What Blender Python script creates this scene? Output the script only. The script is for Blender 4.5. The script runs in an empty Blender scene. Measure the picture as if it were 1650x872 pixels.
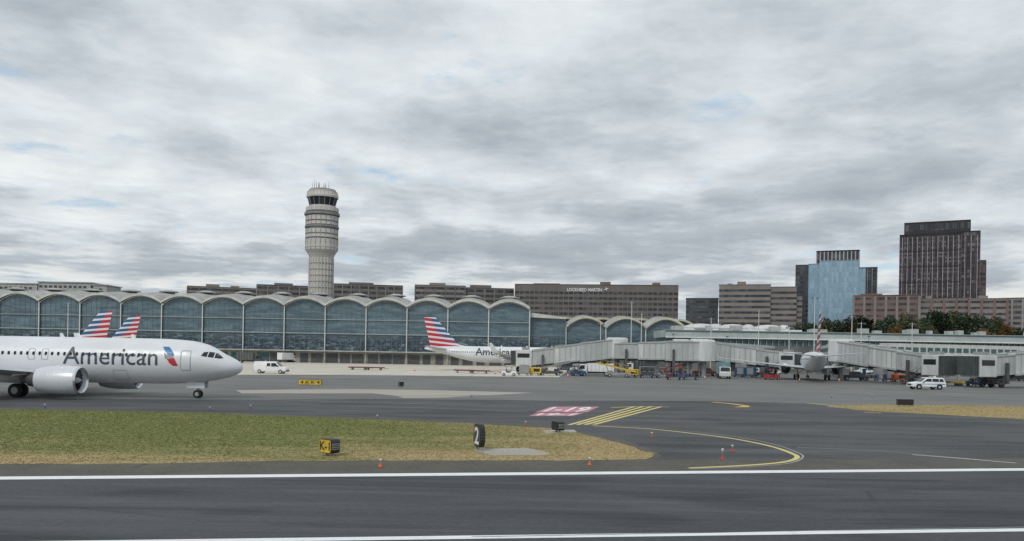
import bpy, bmesh, math, random
import numpy as np
from mathutils import Vector, Matrix
random.seed(7)
PI=math.pi; cos=math.cos; sin=math.sin
S=bpy.context.scene; COL=S.collection
# ---------------------------------------------------------------- camera model
F=1300.0; H=4.2; RL=math.radians(1.0); CX=825.0; CY=570.0
cR,sR=cos(RL),sin(RL)
def ray(px,py):
    u=px-CX; v=CY-py
    return u*cR-v*sR, u*sR+v*cR
def G(px,py):
    a,b=ray(px,py); D=-F*H/b
    return (a*D/F,D)
def at(px,py,D):
    a,b=ray(px,py); return (a*D/F,D,H+b*D/F)
cam=bpy.data.cameras.new('camera'); camo=bpy.data.objects.new('camera',cam); COL.objects.link(camo)
cam.sensor_width=36; cam.lens=F/1650*36; cam.shift_y=(CY-436)/1650; cam.clip_start=.3; cam.clip_end=20000
camo.matrix_world=Matrix.Translation((0,0,H))@Matrix.Rotation(PI/2,4,'X')@Matrix.Rotation(RL,4,'Z')
S.camera=camo
S.view_settings.view_transform='Standard'; S.view_settings.look='None'; S.view_settings.exposure=0
# ---------------------------------------------------------------- node helpers
class NT:
    def __init__(s,tree): s.t=tree; s.n=tree.nodes; s.l=tree.links
    def new(s,typ,**k):
        n=s.n.new(typ)
        for a,b in k.items(): setattr(n,a,b)
        return n
    def link(s,a,b): s.l.new(a,b)
    def val(s,sock,x):
        if isinstance(x,(int,float)): sock.default_value=x
        elif isinstance(x,(tuple,list)): sock.default_value=(*x,1) if len(x)==3 and sock.type=='RGBA' else x
        else: s.link(x,sock)
    def math(s,op,a,b=0,c=0,clamp=False):
        n=s.new('ShaderNodeMath',operation=op,use_clamp=clamp)
        s.val(n.inputs[0],a); s.val(n.inputs[1],b); s.val(n.inputs[2],c); return n.outputs[0]
    def mix(s,f,a,b,typ='MIX'):
        n=s.new('ShaderNodeMix',data_type='RGBA',blend_type=typ)
        s.val(n.inputs[0],f); s.val(n.inputs[6],a); s.val(n.inputs[7],b); return n.outputs[2]
    def mapv(s,vec,scale=(1,1,1),loc=(0,0,0)):
        n=s.new('ShaderNodeMapping'); s.link(vec,n.inputs[0]); n.inputs['Scale'].default_value=scale; n.inputs['Location'].default_value=loc; return n.outputs[0]
    def noise(s,vec,scale,detail=4,rough=.55,dist=0):
        n=s.new('ShaderNodeTexNoise'); s.link(vec,n.inputs['Vector']); n.inputs['Scale'].default_value=scale
        n.inputs['Detail'].default_value=detail; n.inputs['Roughness'].default_value=rough; n.inputs['Distortion'].default_value=dist
        return n.outputs[0]
    def rng(s,x,a,b,c=0,d=1,smooth=True):
        n=s.new('ShaderNodeMapRange'); n.clamp=True
        if smooth: n.interpolation_type='SMOOTHSTEP'
        s.val(n.inputs[0],x)
        for i,v in enumerate((a,b,c,d)): s.val(n.inputs[i+1],v)
        return n.outputs[0]
    def sep(s,v):
        n=s.new('ShaderNodeSeparateXYZ'); s.link(v,n.inputs[0]); return n.outputs
    def comb(s,x,y,z):
        n=s.new('ShaderNodeCombineXYZ'); s.val(n.inputs[0],x); s.val(n.inputs[1],y); s.val(n.inputs[2],z); return n.outputs[0]
def newmat(name,rough=.6,metal=0,spec=.5):
    m=bpy.data.materials.new(name); m.use_nodes=True
    t=NT(m.node_tree); b=m.node_tree.nodes['Principled BSDF']
    b.inputs['Roughness'].default_value=rough; b.inputs['Metallic'].default_value=metal
    b.inputs['Specular IOR Level'].default_value=spec
    co=t.new('ShaderNodeTexCoord').outputs['Object']
    return m,t,b,co
def paint(name,col,rough=.5,metal=0,var=.18,scale=1.0,spec=.5,streak=False):
    m,t,b,co=newmat(name,rough,metal,spec)
    v=t.mapv(co,(1,1,.25)) if streak else co
    n=t.noise(v,scale,5,.6)
    lo=tuple(c*(1-var) for c in col); hi=tuple(min(1,c*(1+var)) for c in col)
    t.link(t.mix(t.rng(n,.3,.7),lo,hi),b.inputs['Base Color'])
    n2=t.noise(co,scale*6,3)
    t.link(t.rng(n2,.3,.7,max(0.02,rough-.08),min(1,rough+.08)),b.inputs['Roughness'])
    return m
M={}
def P(k,*a,**kw): M[k]=paint(k,*a,**kw)
P('silver',(.72,.74,.76),.33,.03,.05,.35)
P('nacelle',(.66,.69,.72),.3,.1,.06,.6)
P('chrome',(.7,.72,.74),.25,.9,.05)
P('wing_grey',(.50,.52,.54),.45,0,.1,.5)
P('dark_glass',(.015,.02,.026),.08)
P('black',(.02,.02,.022),.55)
P('rubber',(.022,.022,.022),.85)
P('fan',(.05,.052,.055),.4,.5)
P('lettering',(.06,.075,.10),.45,0,.05)
P('aa_red',(.52,.03,.045),.4,0,.05)
P('aa_blue',(.02,.17,.40),.4,0,.05)
P('outline',(.33,.35,.37),.5)
P('white',(.78,.79,.79),.4,0,.06,1.5)
P('offwhite',(.60,.60,.57),.55,0,.12,.6,streak=True)
P('bridge_white',(.56,.58,.57),.55,0,.16,.5,streak=True)
P('bridge_grey',(.43,.45,.45),.6,0,.16,.5,streak=True)
P('bridge_rib',(.38,.40,.39),.6,0,.12,.7)
P('bellows',(.06,.07,.07),.8)
P('steel',(.33,.34,.34),.5,.4,.15)
P('dark_steel',(.09,.095,.1),.55,.3,.2)
P('roof_metal',(.38,.39,.375),.6,.05,.25,.25)
P('roof_rim',(.52,.52,.48),.5,0,.15,.4)
P('roof_rib',(.30,.31,.30),.5,0,.12,.4)
P('roof_cream',(.52,.51,.40),.5,0,.12,.4)
P('lantern',(.40,.40,.385),.5,0,.15,.6)
P('beige_wall',(.29,.28,.25),.75,0,.2,.3)
P('shade_wall',(.17,.175,.17),.75,0,.3,.3)
P('concrete_tower',(.53,.505,.465),.8,0,.10,.25,streak=True)
P('tower_band',(.22,.225,.23),.6,0,.15)
P('brown_wall',(.165,.148,.14),.85,0,.12,.08)
P('brown_light',(.24,.21,.195),.85,0,.12,.08)
P('brick_wall',(.19,.125,.11),.85,0,.15,.1)
P('dark_wall',(.032,.028,.033),.7,0,.2,.1)
P('charcoal_wall',(.06,.07,.08),.6,0,.2,.1)
P('fin_red',(.095,.062,.068),.6,0,.2,.2)
P('fin_pale',(.40,.37,.38),.6,0,.15,.2)
P('fin_grey',(.26,.27,.28),.6,0,.2,.2)
P('fin_blue',(.30,.40,.47),.4,0,.1,.2)
P('mullion',(.19,.245,.27),.5,.3,.1)
P('mullion_light',(.34,.38,.39),.5,.2,.1)
P('post_white',(.60,.61,.60),.5,0,.1)
P('yellow',(.64,.45,.04),.5,0,.2,2)
P('orange',(.62,.13,.03),.5,0,.1,3)
P('red',(.42,.05,.04),.5,0,.15)
P('maroon',(.16,.05,.05),.6,0,.25)
P('blue',(.035,.09,.20),.55,0,.2)
P('teal',(.12,.25,.27),.5,0,.15)
P('bark',(.07,.055,.045),.9,0,.3,1)
P('fascia',(.42,.47,.46),.5,0,.12,.3)
P('teal_band',(.055,.12,.13),.15)
P('lamp_glass',(.6,.65,.7),.2)
P('amber',(.75,.33,.04),.3)
def winmat(name,a,b_,cell,rough=.12,pw=2.2):
    m,t,b,co=newmat(name,rough)
    x,y,z=t.sep(co)
    v=t.comb(t.math('FLOOR',t.math('DIVIDE',t.math('ADD',x,y),cell[0])),t.math('FLOOR',t.math('DIVIDE',z,cell[1])),0)
    w=t.new('ShaderNodeTexWhiteNoise'); w.noise_dimensions='2D'; t.link(v,w.inputs['Vector'])
    f=t.math('POWER',w.outputs[0],pw)
    t.link(t.mix(f,a,b_),b.inputs['Base Color'])
    return m
M['office_glass']=winmat('office_glass',(.022,.026,.032),(.11,.115,.12),(2.2,3.6))
M['office_glass_dark']=winmat('office_glass_dark',(.020,.022,.030),(.17,.16,.18),(1.25,3.5),pw=3)
M['blue_glass']=winmat('blue_glass',(.22,.35,.46),(.32,.48,.60),(1.6,3.6),.08,1.2)
# terminal glass: wavy reflections and distance haze painted into the base colour
m,t,b,co=newmat('terminal_glass',.1); M['terminal_glass']=m
x,y,z=t.sep(co)
n1=t.noise(t.mapv(co,(.10,1,.55)),1.0,5,.6,1.2)
n2=t.noise(t.mapv(co,(.45,1,1.3)),1.0,4,.6,.8)
w=t.new('ShaderNodeTexWhiteNoise'); w.noise_dimensions='2D'
t.link(t.comb(t.math('FLOOR',t.math('DIVIDE',x,1.7125)),t.math('FLOOR',t.math('DIVIDE',z,1.9)),0),w.inputs['Vector'])
c=t.mix(t.rng(n1,.4,.62),(.085,.135,.165),(.155,.225,.265))  # wavy reflection tones, paled to stand in for haze
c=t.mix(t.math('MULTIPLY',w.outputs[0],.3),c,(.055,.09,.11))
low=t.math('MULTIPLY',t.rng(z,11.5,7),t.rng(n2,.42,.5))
c=t.mix(t.math('MULTIPLY',low,.85),c,(.018,.032,.044))  # dark reflection bands painted low on the glass
c=t.mix(t.math('MULTIPLY',t.math('MULTIPLY',t.rng(z,12,9),t.rng(n2,.40,.33)),.6),c,(.30,.34,.34))  # pale reflection patches painted between the dark bands
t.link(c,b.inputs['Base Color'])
bp=t.new('ShaderNodeBump'); bp.inputs['Strength'].default_value=.2; bp.inputs['Distance'].default_value=.5; t.link(n2,bp.inputs['Height']); t.link(bp.outputs[0],b.inputs['Normal'])
# tail livery
m,t,b,co=newmat('tail_livery',.4); M['tail_livery']=m
x,y,z=t.sep(co)
zz=t.math('ADD',z,t.math('MULTIPLY',x,.10))
st=t.math('GREATER_THAN',t.math('FRACT',t.math('MULTIPLY',t.math('ADD',zz,.4),.88)),.40)
diag=t.math('GREATER_THAN',t.math('ADD',t.math('ADD',x,36.9),t.math('MULTIPLY',t.math('SUBTRACT',z,9.0),.55)),0)
lowr=t.math('LESS_THAN',t.math('ADD',z,t.math('MULTIPLY',t.math('ADD',x,34),.5)),6.6)
isblue=t.math('MULTIPLY',diag,t.math('SUBTRACT',1,lowr))
c=t.mix(isblue,(.50,.03,.05),(.035,.10,.24))
t.link(t.mix(st,(.70,.71,.72),c),b.inputs['Base Color'])
# pavements
def pave(name,dark,light,scale=.15,rough=.85,streak=.5,seams=0,fine=6.0,patch=0):
    m,t,b,co=newmat(name,rough,0,.35); M[name]=m
    n1=t.noise(co,scale,6,.6)
    n2=t.noise(t.mapv(co,(.04,1.0,1)),.9,5,.65)
    n3=t.noise(co,fine,4,.7)
    f=t.math('ADD',t.math('MULTIPLY',n1,1-streak),t.math('MULTIPLY',n2,streak))
    f=t.rng(f,.38,.62)
    c=t.mix(f,dark,light)
    c=t.mix(.35,c,t.mix(t.rng(n3,.3,.7),tuple(a*.55 for a in dark),tuple(min(1,a*1.35) for a in light)))
    if patch:
        n4=t.noise(t.mapv(co,(.10,.45,1),(5,3,0)),1.0,3,.5,.6)
        c=t.mix(t.math('MULTIPLY',t.rng(n4,.5,.62),patch),c,tuple(a*.6 for a in dark))
        c=t.mix(t.math('MULTIPLY',t.rng(n4,.42,.34),patch*.7),c,tuple(a*1.25 for a in light))
    if seams:
        x,y,z=t.sep(co)
        for s_ in (x,y):
            k=t.math('LESS_THAN',t.math('FRACT',t.math('DIVIDE',s_,seams)),.1/seams*2)
            c=t.mix(t.math('MULTIPLY',k,.5),c,tuple(a*.4 for a in dark))
    vo=t.new('ShaderNodeTexVoronoi',feature='DISTANCE_TO_EDGE'); vo.inputs['Scale'].default_value=.16
    t.link(t.mapv(co,(.5,1.1,1)),vo.inputs['Vector'])
    k=t.math('MULTIPLY',t.math('LESS_THAN',vo.outputs[0],.006),t.rng(n1,.5,.6))
    c=t.mix(t.math('MULTIPLY',k,.5),c,(.02,.02,.02))
    t.link(c,b.inputs['Base Color'])
    t.link(t.rng(n2,.35,.65,rough-.18,rough+.08),b.inputs['Roughness'])
    bp=t.new('ShaderNodeBump'); bp.inputs['Strength'].default_value=.25; bp.inputs['Distance'].default_value=.02; t.link(n3,bp.inputs['Height']); t.link(bp.outputs[0],b.inputs['Normal'])
pave('apron_asphalt',(.120,.120,.117),(.215,.212,.20),.06,patch=.25)
pave('taxi_asphalt',(.046,.048,.052),(.105,.106,.110),.10,patch=.5)
pave('runway_asphalt',(.033,.035,.040),(.070,.073,.080),.12,.72,.5,patch=.6)
pave('shoulder',(.065,.062,.055),(.125,.113,.09),.5)
pave('concrete',(.50,.46,.39),(.66,.61,.52),.08,.85,.4,seams=7.5)
pave('sandy_slab',(.33,.305,.265),(.46,.42,.36),.15,.85,.6)
pave('earth',(.12,.12,.1),(.2,.19,.16),.02)
def marking(name,col,wear=.5,under=(.08,.08,.08)):
    m,t,b,co=newmat(name,.6); M[name]=m
    n=t.noise(co,1.8,6,.75); n2=t.noise(co,12,3,.6)
    f=t.math('MULTIPLY',t.rng(n,.5,.75),wear)
    c=t.mix(f,col,under); c=t.mix(t.math('MULTIPLY',t.rng(n2,.4,.8),wear*.5),c,under)
    t.link(c,b.inputs['Base Color'])
marking('white_marking',(.86,.87,.88),.25)
marking('worn_white',(.38,.39,.40),.9)
marking('yellow_marking',(.72,.59,.20),.45)
marking('amber_marking',(.75,.42,.03),.3)
marking('red_marking',(.54,.21,.25),.6)
# grass
m,t,b,co=newmat('grass',.9,0,.15); M['grass']=m
x,y,z=t.sep(co)
n1=t.noise(t.mapv(co,(.30,1,1)),.30,6,.62); n2=t.noise(t.mapv(co,(.25,1,1)),1.3,4,.6); n3=t.noise(co,7,2,.6)
a1=t.rng(y,27.5,37,-.48,.14,False); a2=t.rng(x,-10,7,.10,-.50,False)
g=t.math('ADD',t.math('ADD',a1,a2),t.math('ADD',t.math('MULTIPLY',n1,1.3),t.math('MULTIPLY',n2,.5)))
g=t.rng(g,.5,1.1)
c=t.mix(g,(.43,.335,.18),(.195,.215,.075))
c=t.mix(t.rng(n2,.50,.70,0,.5),c,(.31,.275,.12))
c=t.mix(t.rng(n3,.35,.75,0,.15),c,(.13,.13,.055))
t.link(c,b.inputs['Base Color'])
def leafmat(name,a,b_):
    m,t,b,co=newmat(name,.8,0,.2); M[name]=m
    n=t.noise(co,.5,4,.7); n2=t.noise(co,3,2)
    c=t.mix(t.rng(n,.35,.65),a,b_); c=t.mix(t.rng(n2,.4,.7,0,.5),c,tuple(v*.4 for v in a)); t.link(c,b.inputs['Base Color'])
leafmat('leaf_dark',(.022,.044,.028),(.055,.085,.045))
leafmat('leaf_mid',(.045,.06,.028),(.09,.095,.04))
leafmat('leaf_autumn',(.13,.075,.028),(.22,.12,.04))
# ---------------------------------------------------------------- mesh builder
class MB:
    def __init__(s): s.v=[]; s.f=[]; s.m=[]
    def add(s,vs,fs,m=0):
        o=len(s.v); s.v+= [tuple(p) for p in vs]; s.f+=[tuple(i+o for i in f) for f in fs]; s.m+=[m]*len(fs); return s
    def box(s,c,d,rz=0,m=0,top=None):
        tx,ty=top if top else (1,1); V=[]
        for k,z in enumerate((-.5,.5)):
            for a,b in ((-.5,-.5),(.5,-.5),(.5,.5),(-.5,.5)):
                x=a*d[0]*(tx if k else 1); y=b*d[1]*(ty if k else 1)
                V.append((c[0]+x*cos(rz)-y*sin(rz),c[1]+x*sin(rz)+y*cos(rz),c[2]+z*d[2]))
        return s.add(V,[(3,2,1,0),(4,5,6,7),(0,1,5,4),(1,2,6,5),(2,3,7,6),(3,0,4,7)],m)
    def hexa(s,V,m=0):
        return s.add(V,[(3,2,1,0),(4,5,6,7),(0,1,5,4),(1,2,6,5),(2,3,7,6),(3,0,4,7)],m)
    def slant(s,x0,z0,x1,z1,w,h,m=0,y=0):
        a=w/2;b=h/2
        return s.hexa([(x0,y-a,z0-b),(x1,y-a,z1-b),(x1,y+a,z1-b),(x0,y+a,z0-b),(x0,y-a,z0+b),(x1,y-a,z1+b),(x1,y+a,z1+b),(x0,y+a,z0+b)],m)
    def tube(s,p0,p1,r0,r1=None,n=10,m=0):
        r1=r0 if r1 is None else r1
        p0=Vector(p0);p1=Vector(p1); d=(p1-p0).normalized(); q=d.to_track_quat('Z','Y')
        V=[p0+q@Vector((r0*cos(2*PI*i/n),r0*sin(2*PI*i/n),0)) for i in range(n)]+[p1+q@Vector((r1*cos(2*PI*i/n),r1*sin(2*PI*i/n),0)) for i in range(n)]
        return s.add(V,[(i,(i+1)%n,n+(i+1)%n,n+i) for i in range(n)]+[tuple(range(n-1,-1,-1)),tuple(range(n,2*n))],m)
    def lathe(s,prof,n=24,c=(0,0,0),axis='z',m=0,cap=True):
        V=[];k=len(prof)
        for r,h in prof:
            for i in range(n):
                a=2*PI*i/n; u,w=r*cos(a),r*sin(a)
                p={'z':(u,w,h),'x':(h,u,w),'y':(u,h,w)}[axis]
                V.append((p[0]+c[0],p[1]+c[1],p[2]+c[2]))
        fs=[(j*n+i,j*n+(i+1)%n,(j+1)*n+(i+1)%n,(j+1)*n+i) for j in range(k-1) for i in range(n)]
        if cap: fs+=[tuple(range(n)),tuple(range((k-1)*n,k*n))]
        return s.add(V,fs,m)
    def prism(s,poly,y0,y1,m=0,tap=None):
        n=len(poly); V=[]
        for y in (y0,y1):
            for x,z in poly: V.append((x,y*(tap(z) if tap else 1),z))
        return s.add(V,[tuple(range(n)),tuple(range(2*n-1,n-1,-1))]+[(i,(i+1)%n,n+(i+1)%n,n+i) for i in range(n)],m)
    def build(s,name,mats,parent=None,smooth=False,bevel=0,norm=True):
        me=bpy.data.meshes.new(name); me.from_pydata(s.v,[],s.f)
        if isinstance(mats,str): mats=[mats]
        for k in mats: me.materials.append(M[k])
        me.polygons.foreach_set('material_index',s.m)
        if norm:
            bm=bmesh.new(); bm.from_mesh(me); bmesh.ops.recalc_face_normals(bm,faces=bm.faces)
            if bevel: bmesh.ops.bevel(bm,geom=list(bm.edges),offset=bevel,segments=2,affect='EDGES',profile=.5)
            bm.to_mesh(me); bm.free()
        if smooth:
            me.shade_smooth(); me.set_sharp_from_angle(angle=math.radians(38))
        o=bpy.data.objects.new(name,me); COL.objects.link(o)
        if parent: o.parent=parent
        return o
def tag(o,label,cat,group=None):
    o['label']=label; o['category']=cat
    if group: o['group']=group
    return o
def thing(name,label,cat,loc=(0,0,0),rz=0,group=None):
    o=bpy.data.objects.new(name,None); COL.objects.link(o); o.location=loc; o.rotation_euler=(0,0,rz); o.empty_display_size=.5
    return tag(o,label,cat,group)
def sheet(name,pts,z,mat,struct=True):
    me=bpy.data.meshes.new(name); me.from_pydata([(p[0],p[1],z) for p in pts],[],[tuple(range(len(pts)))])
    bm=bmesh.new(); bm.from_mesh(me); bmesh.ops.triangulate(bm,faces=bm.faces)
    for f in bm.faces:
        if f.normal.z<0: f.normal_flip()
    bm.to_mesh(me); bm.free()
    me.materials.append(M[mat]); o=bpy.data.objects.new(name,me); COL.objects.link(o); o['kind']='structure'; return o
def ribbon(name,pts,w,z,mat,dash=None):
    V=[];Fc=[]
    P_=[]
    for i in range(len(pts)-1):
        a=Vector(pts[i]);b=Vector(pts[i+1]); L=(b-a).length; n=max(1,int(L/(dash or 4)))
        for k in range(n): P_.append(a.lerp(b,k/n))
    P_.append(Vector(pts[-1]))
    for i,p in enumerate(P_):
        d=(P_[min(i+1,len(P_)-1)]-P_[max(i-1,0)]).normalized(); nrm=Vector((-d.y,d.x))*w/2
        V+=[(p.x+nrm.x,p.y+nrm.y,z),(p.x-nrm.x,p.y-nrm.y,z)]
    for i in range(len(P_)-1):
        if dash and i%2: continue
        Fc.append((2*i,2*i+1,2*i+3,2*i+2))
    me=bpy.data.meshes.new(name); me.from_pydata(V,[],Fc); me.materials.append(M[mat])
    o=bpy.data.objects.new(name,me); COL.objects.link(o); o['kind']='structure'; return o
def smoothpts(px,n=6):
    out=[];P_=[Vector(p) for p in px]
    for i in range(len(P_)-1):
        p0=P_[max(i-1,0)];p1=P_[i];p2=P_[i+1];p3=P_[min(i+2,len(P_)-1)]
        for k in range(n):
            t_=k/n
            out.append(.5*((2*p1)+(p2-p0)*t_+(2*p0-5*p1+4*p2-p3)*t_**2+(3*p1-p0-3*p2+p3)*t_**3))
    out.append(P_[-1]); return [tuple(p) for p in out]
def textgeo(s,bold=.0):
    cu=bpy.data.curves.new('t','FONT'); cu.body=s; cu.size=1; cu.offset=bold; cu.resolution_u=3
    o=bpy.data.objects.new('t',cu); COL.objects.link(o); bpy.context.view_layer.update()
    me=bpy.data.meshes.new_from_object(o.evaluated_get(bpy.context.evaluated_depsgraph_get()))
    V=np.array([v.co[:2] for v in me.vertices]); Fc=[tuple(p.vertices) for p in me.polygons]
    bpy.data.objects.remove(o); bpy.data.meshes.remove(me)
    mn=V.min(0); mx=V.max(0); V=(V-mn)/(mx-mn)
    return V,Fc
TXT={}
def text(s,b=.0):
    if (s,b) not in TXT: TXT[(s,b)]=textgeo(s,b)
    return TXT[(s,b)]
# ---------------------------------------------------------------- world
wd=bpy.data.worlds.new('World'); S.world=wd; wd.use_nodes=True
t=NT(wd.node_tree); bg=wd.node_tree.nodes['Background']
SUN_EL=math.radians(42); SUN_AZ=math.radians(205)
sky=t.new('ShaderNodeTexSky',sky_type='NISHITA'); sky.sun_disc=False; sky.sun_elevation=SUN_EL; sky.sun_rotation=SUN_AZ
sk=t.mix(1,sky.outputs[0],(.10,.10,.10),'MULTIPLY')
gv=t.new('ShaderNodeTexCoord').outputs['Generated']
x,y,z=t.sep(gv)
zc=t.math('ADD',t.math('MAXIMUM',z,0.0),.075)
cv=t.comb(t.math('DIVIDE',x,zc),t.math('DIVIDE',y,zc),0)
def vscale(v,k):
    n=t.new('ShaderNodeVectorMath',operation='SCALE'); t.link(v,n.inputs[0]); n.inputs['Scale'].default_value=k; return n.outputs[0]
def density(v):
    nb=t.noise(t.mapv(v,(.42,.55,1),(3.1,1.7,0)),1.0,2,.5,0)
    nm=t.noise(t.mapv(v,(1.45,1.55,1),(7.3,2.2,0)),1.0,7,.55,.1)
    nf=t.noise(t.mapv(v,(5.2,4.6,1),(1.3,9.2,0)),1.0,4,.6,0)
    return t.math('ADD',t.math('MULTIPLY',nb,.30),t.math('ADD',t.math('MULTIPLY',nm,.54),t.math('MULTIPLY',nf,.16)))
dens=density(cv); dens2=density(vscale(cv,.965))
sh=t.math('ADD',.5,t.math('MULTIPLY',t.math('SUBTRACT',dens,dens2),5.5),0,True)
rp=t.new('ShaderNodeValToRGB'); t.link(dens,rp.inputs[0]); cr=rp.color_ramp; cr.interpolation='EASE'
cr.elements[0].position=.37; cr.elements[0].color=(.86,.895,.90,1)
cr.elements[1].position=.65; cr.elements[1].color=(.38,.42,.465,1)
for p_,c_ in ((.45,(.72,.77,.80,1)),(.51,(.62,.675,.715,1)),(.57,(.49,.545,.59,1))):
    e=cr.elements.new(p_); e.color=c_
cl=rp.outputs[0]
lit=t.mix(sh,(.72,.74,.77),(1.24,1.23,1.21)); 
cl=t.mix(t.rng(dens,.40,.50,.35,1),cl,t.mix(1,cl,lit,'MULTIPLY'))
# lower clouds are seen edge on: darker flat bases with pale gaps
cl=t.mix(t.math('MULTIPLY',t.rng(z,.30,.10),t.rng(dens,.47,.56,0,.55)),cl,(.36,.40,.45))
hz=t.rng(z,0.0,.15,1,0)
cl=t.mix(t.math('MULTIPLY',hz,t.rng(dens,.52,.44)),cl,(.86,.85,.79))
gap=t.math('MULTIPLY',t.rng(t.noise(t.mapv(cv,(1.1,1.2,1),(4.4,6.6,0)),1.0,6,.6),.56,.66),t.rng(dens,.53,.45))
col=t.mix(t.math('MULTIPLY',gap,.8),cl,t.mix(.6,sk,(.50,.70,.86)))
t.link(col,bg.inputs[0]); bg.inputs[1].default_value=1.0
sl=bpy.data.lights.new('sun','SUN'); sl.energy=1.2; sl.angle=math.radians(12); sl.color=(1,.96,.9)
so=bpy.data.objects.new('sun',sl); COL.objects.link(so)
sd=Vector((sin(SUN_AZ)*cos(SUN_EL),cos(SUN_AZ)*cos(SUN_EL),sin(SUN_EL)))
so.rotation_euler=sd.to_track_quat('Z','Y').to_euler(); so.location=(0,-20,60)
# ---------------------------------------------------------------- ground
sheet('ground',[(-6000,-300),(6000,-300),(6000,9000),(-6000,9000)],-.004,'earth')
sheet('apron',[(-400,20),(400,20),(400,420),(-400,420)],0,'apron_asphalt')
ca=G(-150,604);cb=G(560,604);cc=G(900,608)
sheet('concrete_apron',[ca,cb,cc,(24,300),(-330,300)],.004,'concrete')
sheet('sandy_strip',[G(380,629),G(560,627),G(700,629),G(860,633),G(790,637),G(640,638),G(600,634),G(390,634)],.004,'sandy_slab')
sheet('sandy_patch',[G(640,638.5),G(760,637.5),G(720,641),G(650,641.5)],.006,'sandy_slab')
sheet('taxiway',[G(-400,644),G(0,643),G(400,644),(G(640,642.5)),G(900,646),G(1150,646),G(1300,650),G(1420,664),G(1900,682),(90,22),(-60,22)],.004,'taxi_asphalt')
far0,far1=G(0,771),G(1650,757)
def ext(a,b,t0,t1):
    a=Vector(a);b=Vector(b); return tuple(a+(b-a)*t0),tuple(a+(b-a)*t1)
e0,e1=ext(far0,far1,-6,9)
sheet('runway',[e0,e1,(e1[0]+20,-60),(e0[0]+20,-120)],.008,'runway_asphalt')
dr=(Vector(far1)-Vector(far0)).normalized(); nr=Vector((-dr.y,dr.x))
def off(p,d): return tuple(Vector(p)+nr*d)
sheet('runway_shoulder',[off(e0,.2),off(e1,.2),off(e1,1.4),off(G(1040,742),0.0),off(G(450,744),0),off(e0,3.0)],.007,'shoulder')
ribbon('runway_edge_line',[e0,e1],.62,.012,'white_marking')
n0,n1=G(640,868),G(1650,854.5)
q0,q1=ext(n0,n1,-3,8)
ribbon('runway_inner_line',[q0,q1],.33,.012,'white_marking')
p0_,p1_=ext(G(760,866),G(1650,850),0,3)
ribbon('runway_thin_line',[p0_,p1_],.05,.012,'worn_white')
gr_pts=[(-200,656),(0,660),(200,663),(340,667),(600,676),(760,683),(880,690),(930,698),(975,708),(1020,721),(1052,731),(1057,735),(1040,740),(960,742),(700,742),(450,743),(250,747),(0,749),(-200,754)]
gr_w=[G(*p) for p in gr_pts]
def wob(pts,amp,seed):
    rr=random.Random(seed); out=[]
    for i in range(len(pts)):
        a=Vector(pts[i]);b=Vector(pts[(i+1)%len(pts)])
        n=max(1,int((b-a).length/.8))
        for k in range(n):
            p=a.lerp(b,k/n); out.append((p.x+rr.uniform(-amp,amp),p.y+rr.uniform(-amp,amp)))
    return out
gr_w2=wob(gr_w,.14,3)
sheet('taxiway_shoulder',[G(-200,653),G(0,657.5),G(340,664),G(600,673),G(760,680),G(890,687),G(1000,708),G(1058,727),G(1066,736),G(1045,744),G(700,744.5),G(0,752),G(-200,757)],.0065,'shoulder')
sheet('grass_verge',gr_w2,.012,'grass')
g2=[G(p[0],p[1]) for p in [(1330,655),(1400,652.5),(1520,653),(1650,655.5),(1800,659),(1800,682),(1650,676),(1560,671),(1450,665),(1380,661)]]
sheet('grass_island',wob(g2,.12,5),.012,'grass')
def inside(x,y,poly):
    r=False;n=len(poly);j=n-1
    for i in range(n):
        if (poly[i][1]>y)!=(poly[j][1]>y) and x<(poly[j][0]-poly[i][0])*(y-poly[i][1])/(poly[j][1]-poly[i][1])+poly[i][0]: r=not r
        j=i
    return r
pad1=[G(764,724),G(850,722.5),G(887,731),G(880,734.5),G(790,734),G(764,727)]
pad2=[G(874,694),G(925,693),G(930,697),G(880,699)]
def blades(name,poly,count,hh,label):
    rr=random.Random(11); xs=[p[0] for p in poly]; ys=[p[1] for p in poly]; V=[];Fc=[]
    c=0
    while c<count:
        x=rr.uniform(min(xs),max(xs)); y=rr.uniform(min(ys),max(ys))
        if not inside(x,y,poly): continue
        if inside(x,y,pad1) or inside(x,y,pad2): continue
        c+=1
        for k in range(3):
            a=rr.uniform(0,PI); h=hh*rr.uniform(.4,1.3); w=.010+rr.random()*.012; lx,ly=rr.uniform(-.06,.06),rr.uniform(-.06,.06)
            ox,oy=x+rr.uniform(-.06,.06),y+rr.uniform(-.06,.06); i=len(V)
            V+=[(ox-w*cos(a),oy-w*sin(a),.012),(ox+w*cos(a),oy+w*sin(a),.012),(ox+lx,oy+ly,.012+h)]; Fc.append((i,i+1,i+2))
    me=bpy.data.meshes.new(name); me.from_pydata(V,[],Fc); me.materials.append(M['grass'])
    o=bpy.data.objects.new(name,me); COL.objects.link(o); tag(o,label,'grass'); o['kind']='stuff'
blades('grass_blades',gr_w,56000,.04,'short green and straw coloured grass between runway and taxiway')
blades('dry_grass_blades',g2,9000,.06,'dry grass on the narrow island at the right edge')
sheet('sign_pad',pad1,.018,'sandy_slab')
sheet('small_sign_pad',pad2,.018,'sandy_slab')
yl=smoothpts([G(955,686.5),G(1040,691),G(1110,698),G(1180,707),G(1240,719),G(1276,731),G(1284,738),G(1262,745),G(1200,750.5),G(1110,754.5)])
ribbon('taxi_centre_line',yl,.23,.010,'yellow_marking')
yl2=smoothpts([G(940,685),G(1040,688.5),G(1110,695),G(1182,703.5),G(1246,716),G(1286,730),G(1293,738),G(1270,747),G(1205,752.5),G(1110,756)])
ribbon('taxi_centre_line',yl2,.08,.010,'worn_white')
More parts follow.
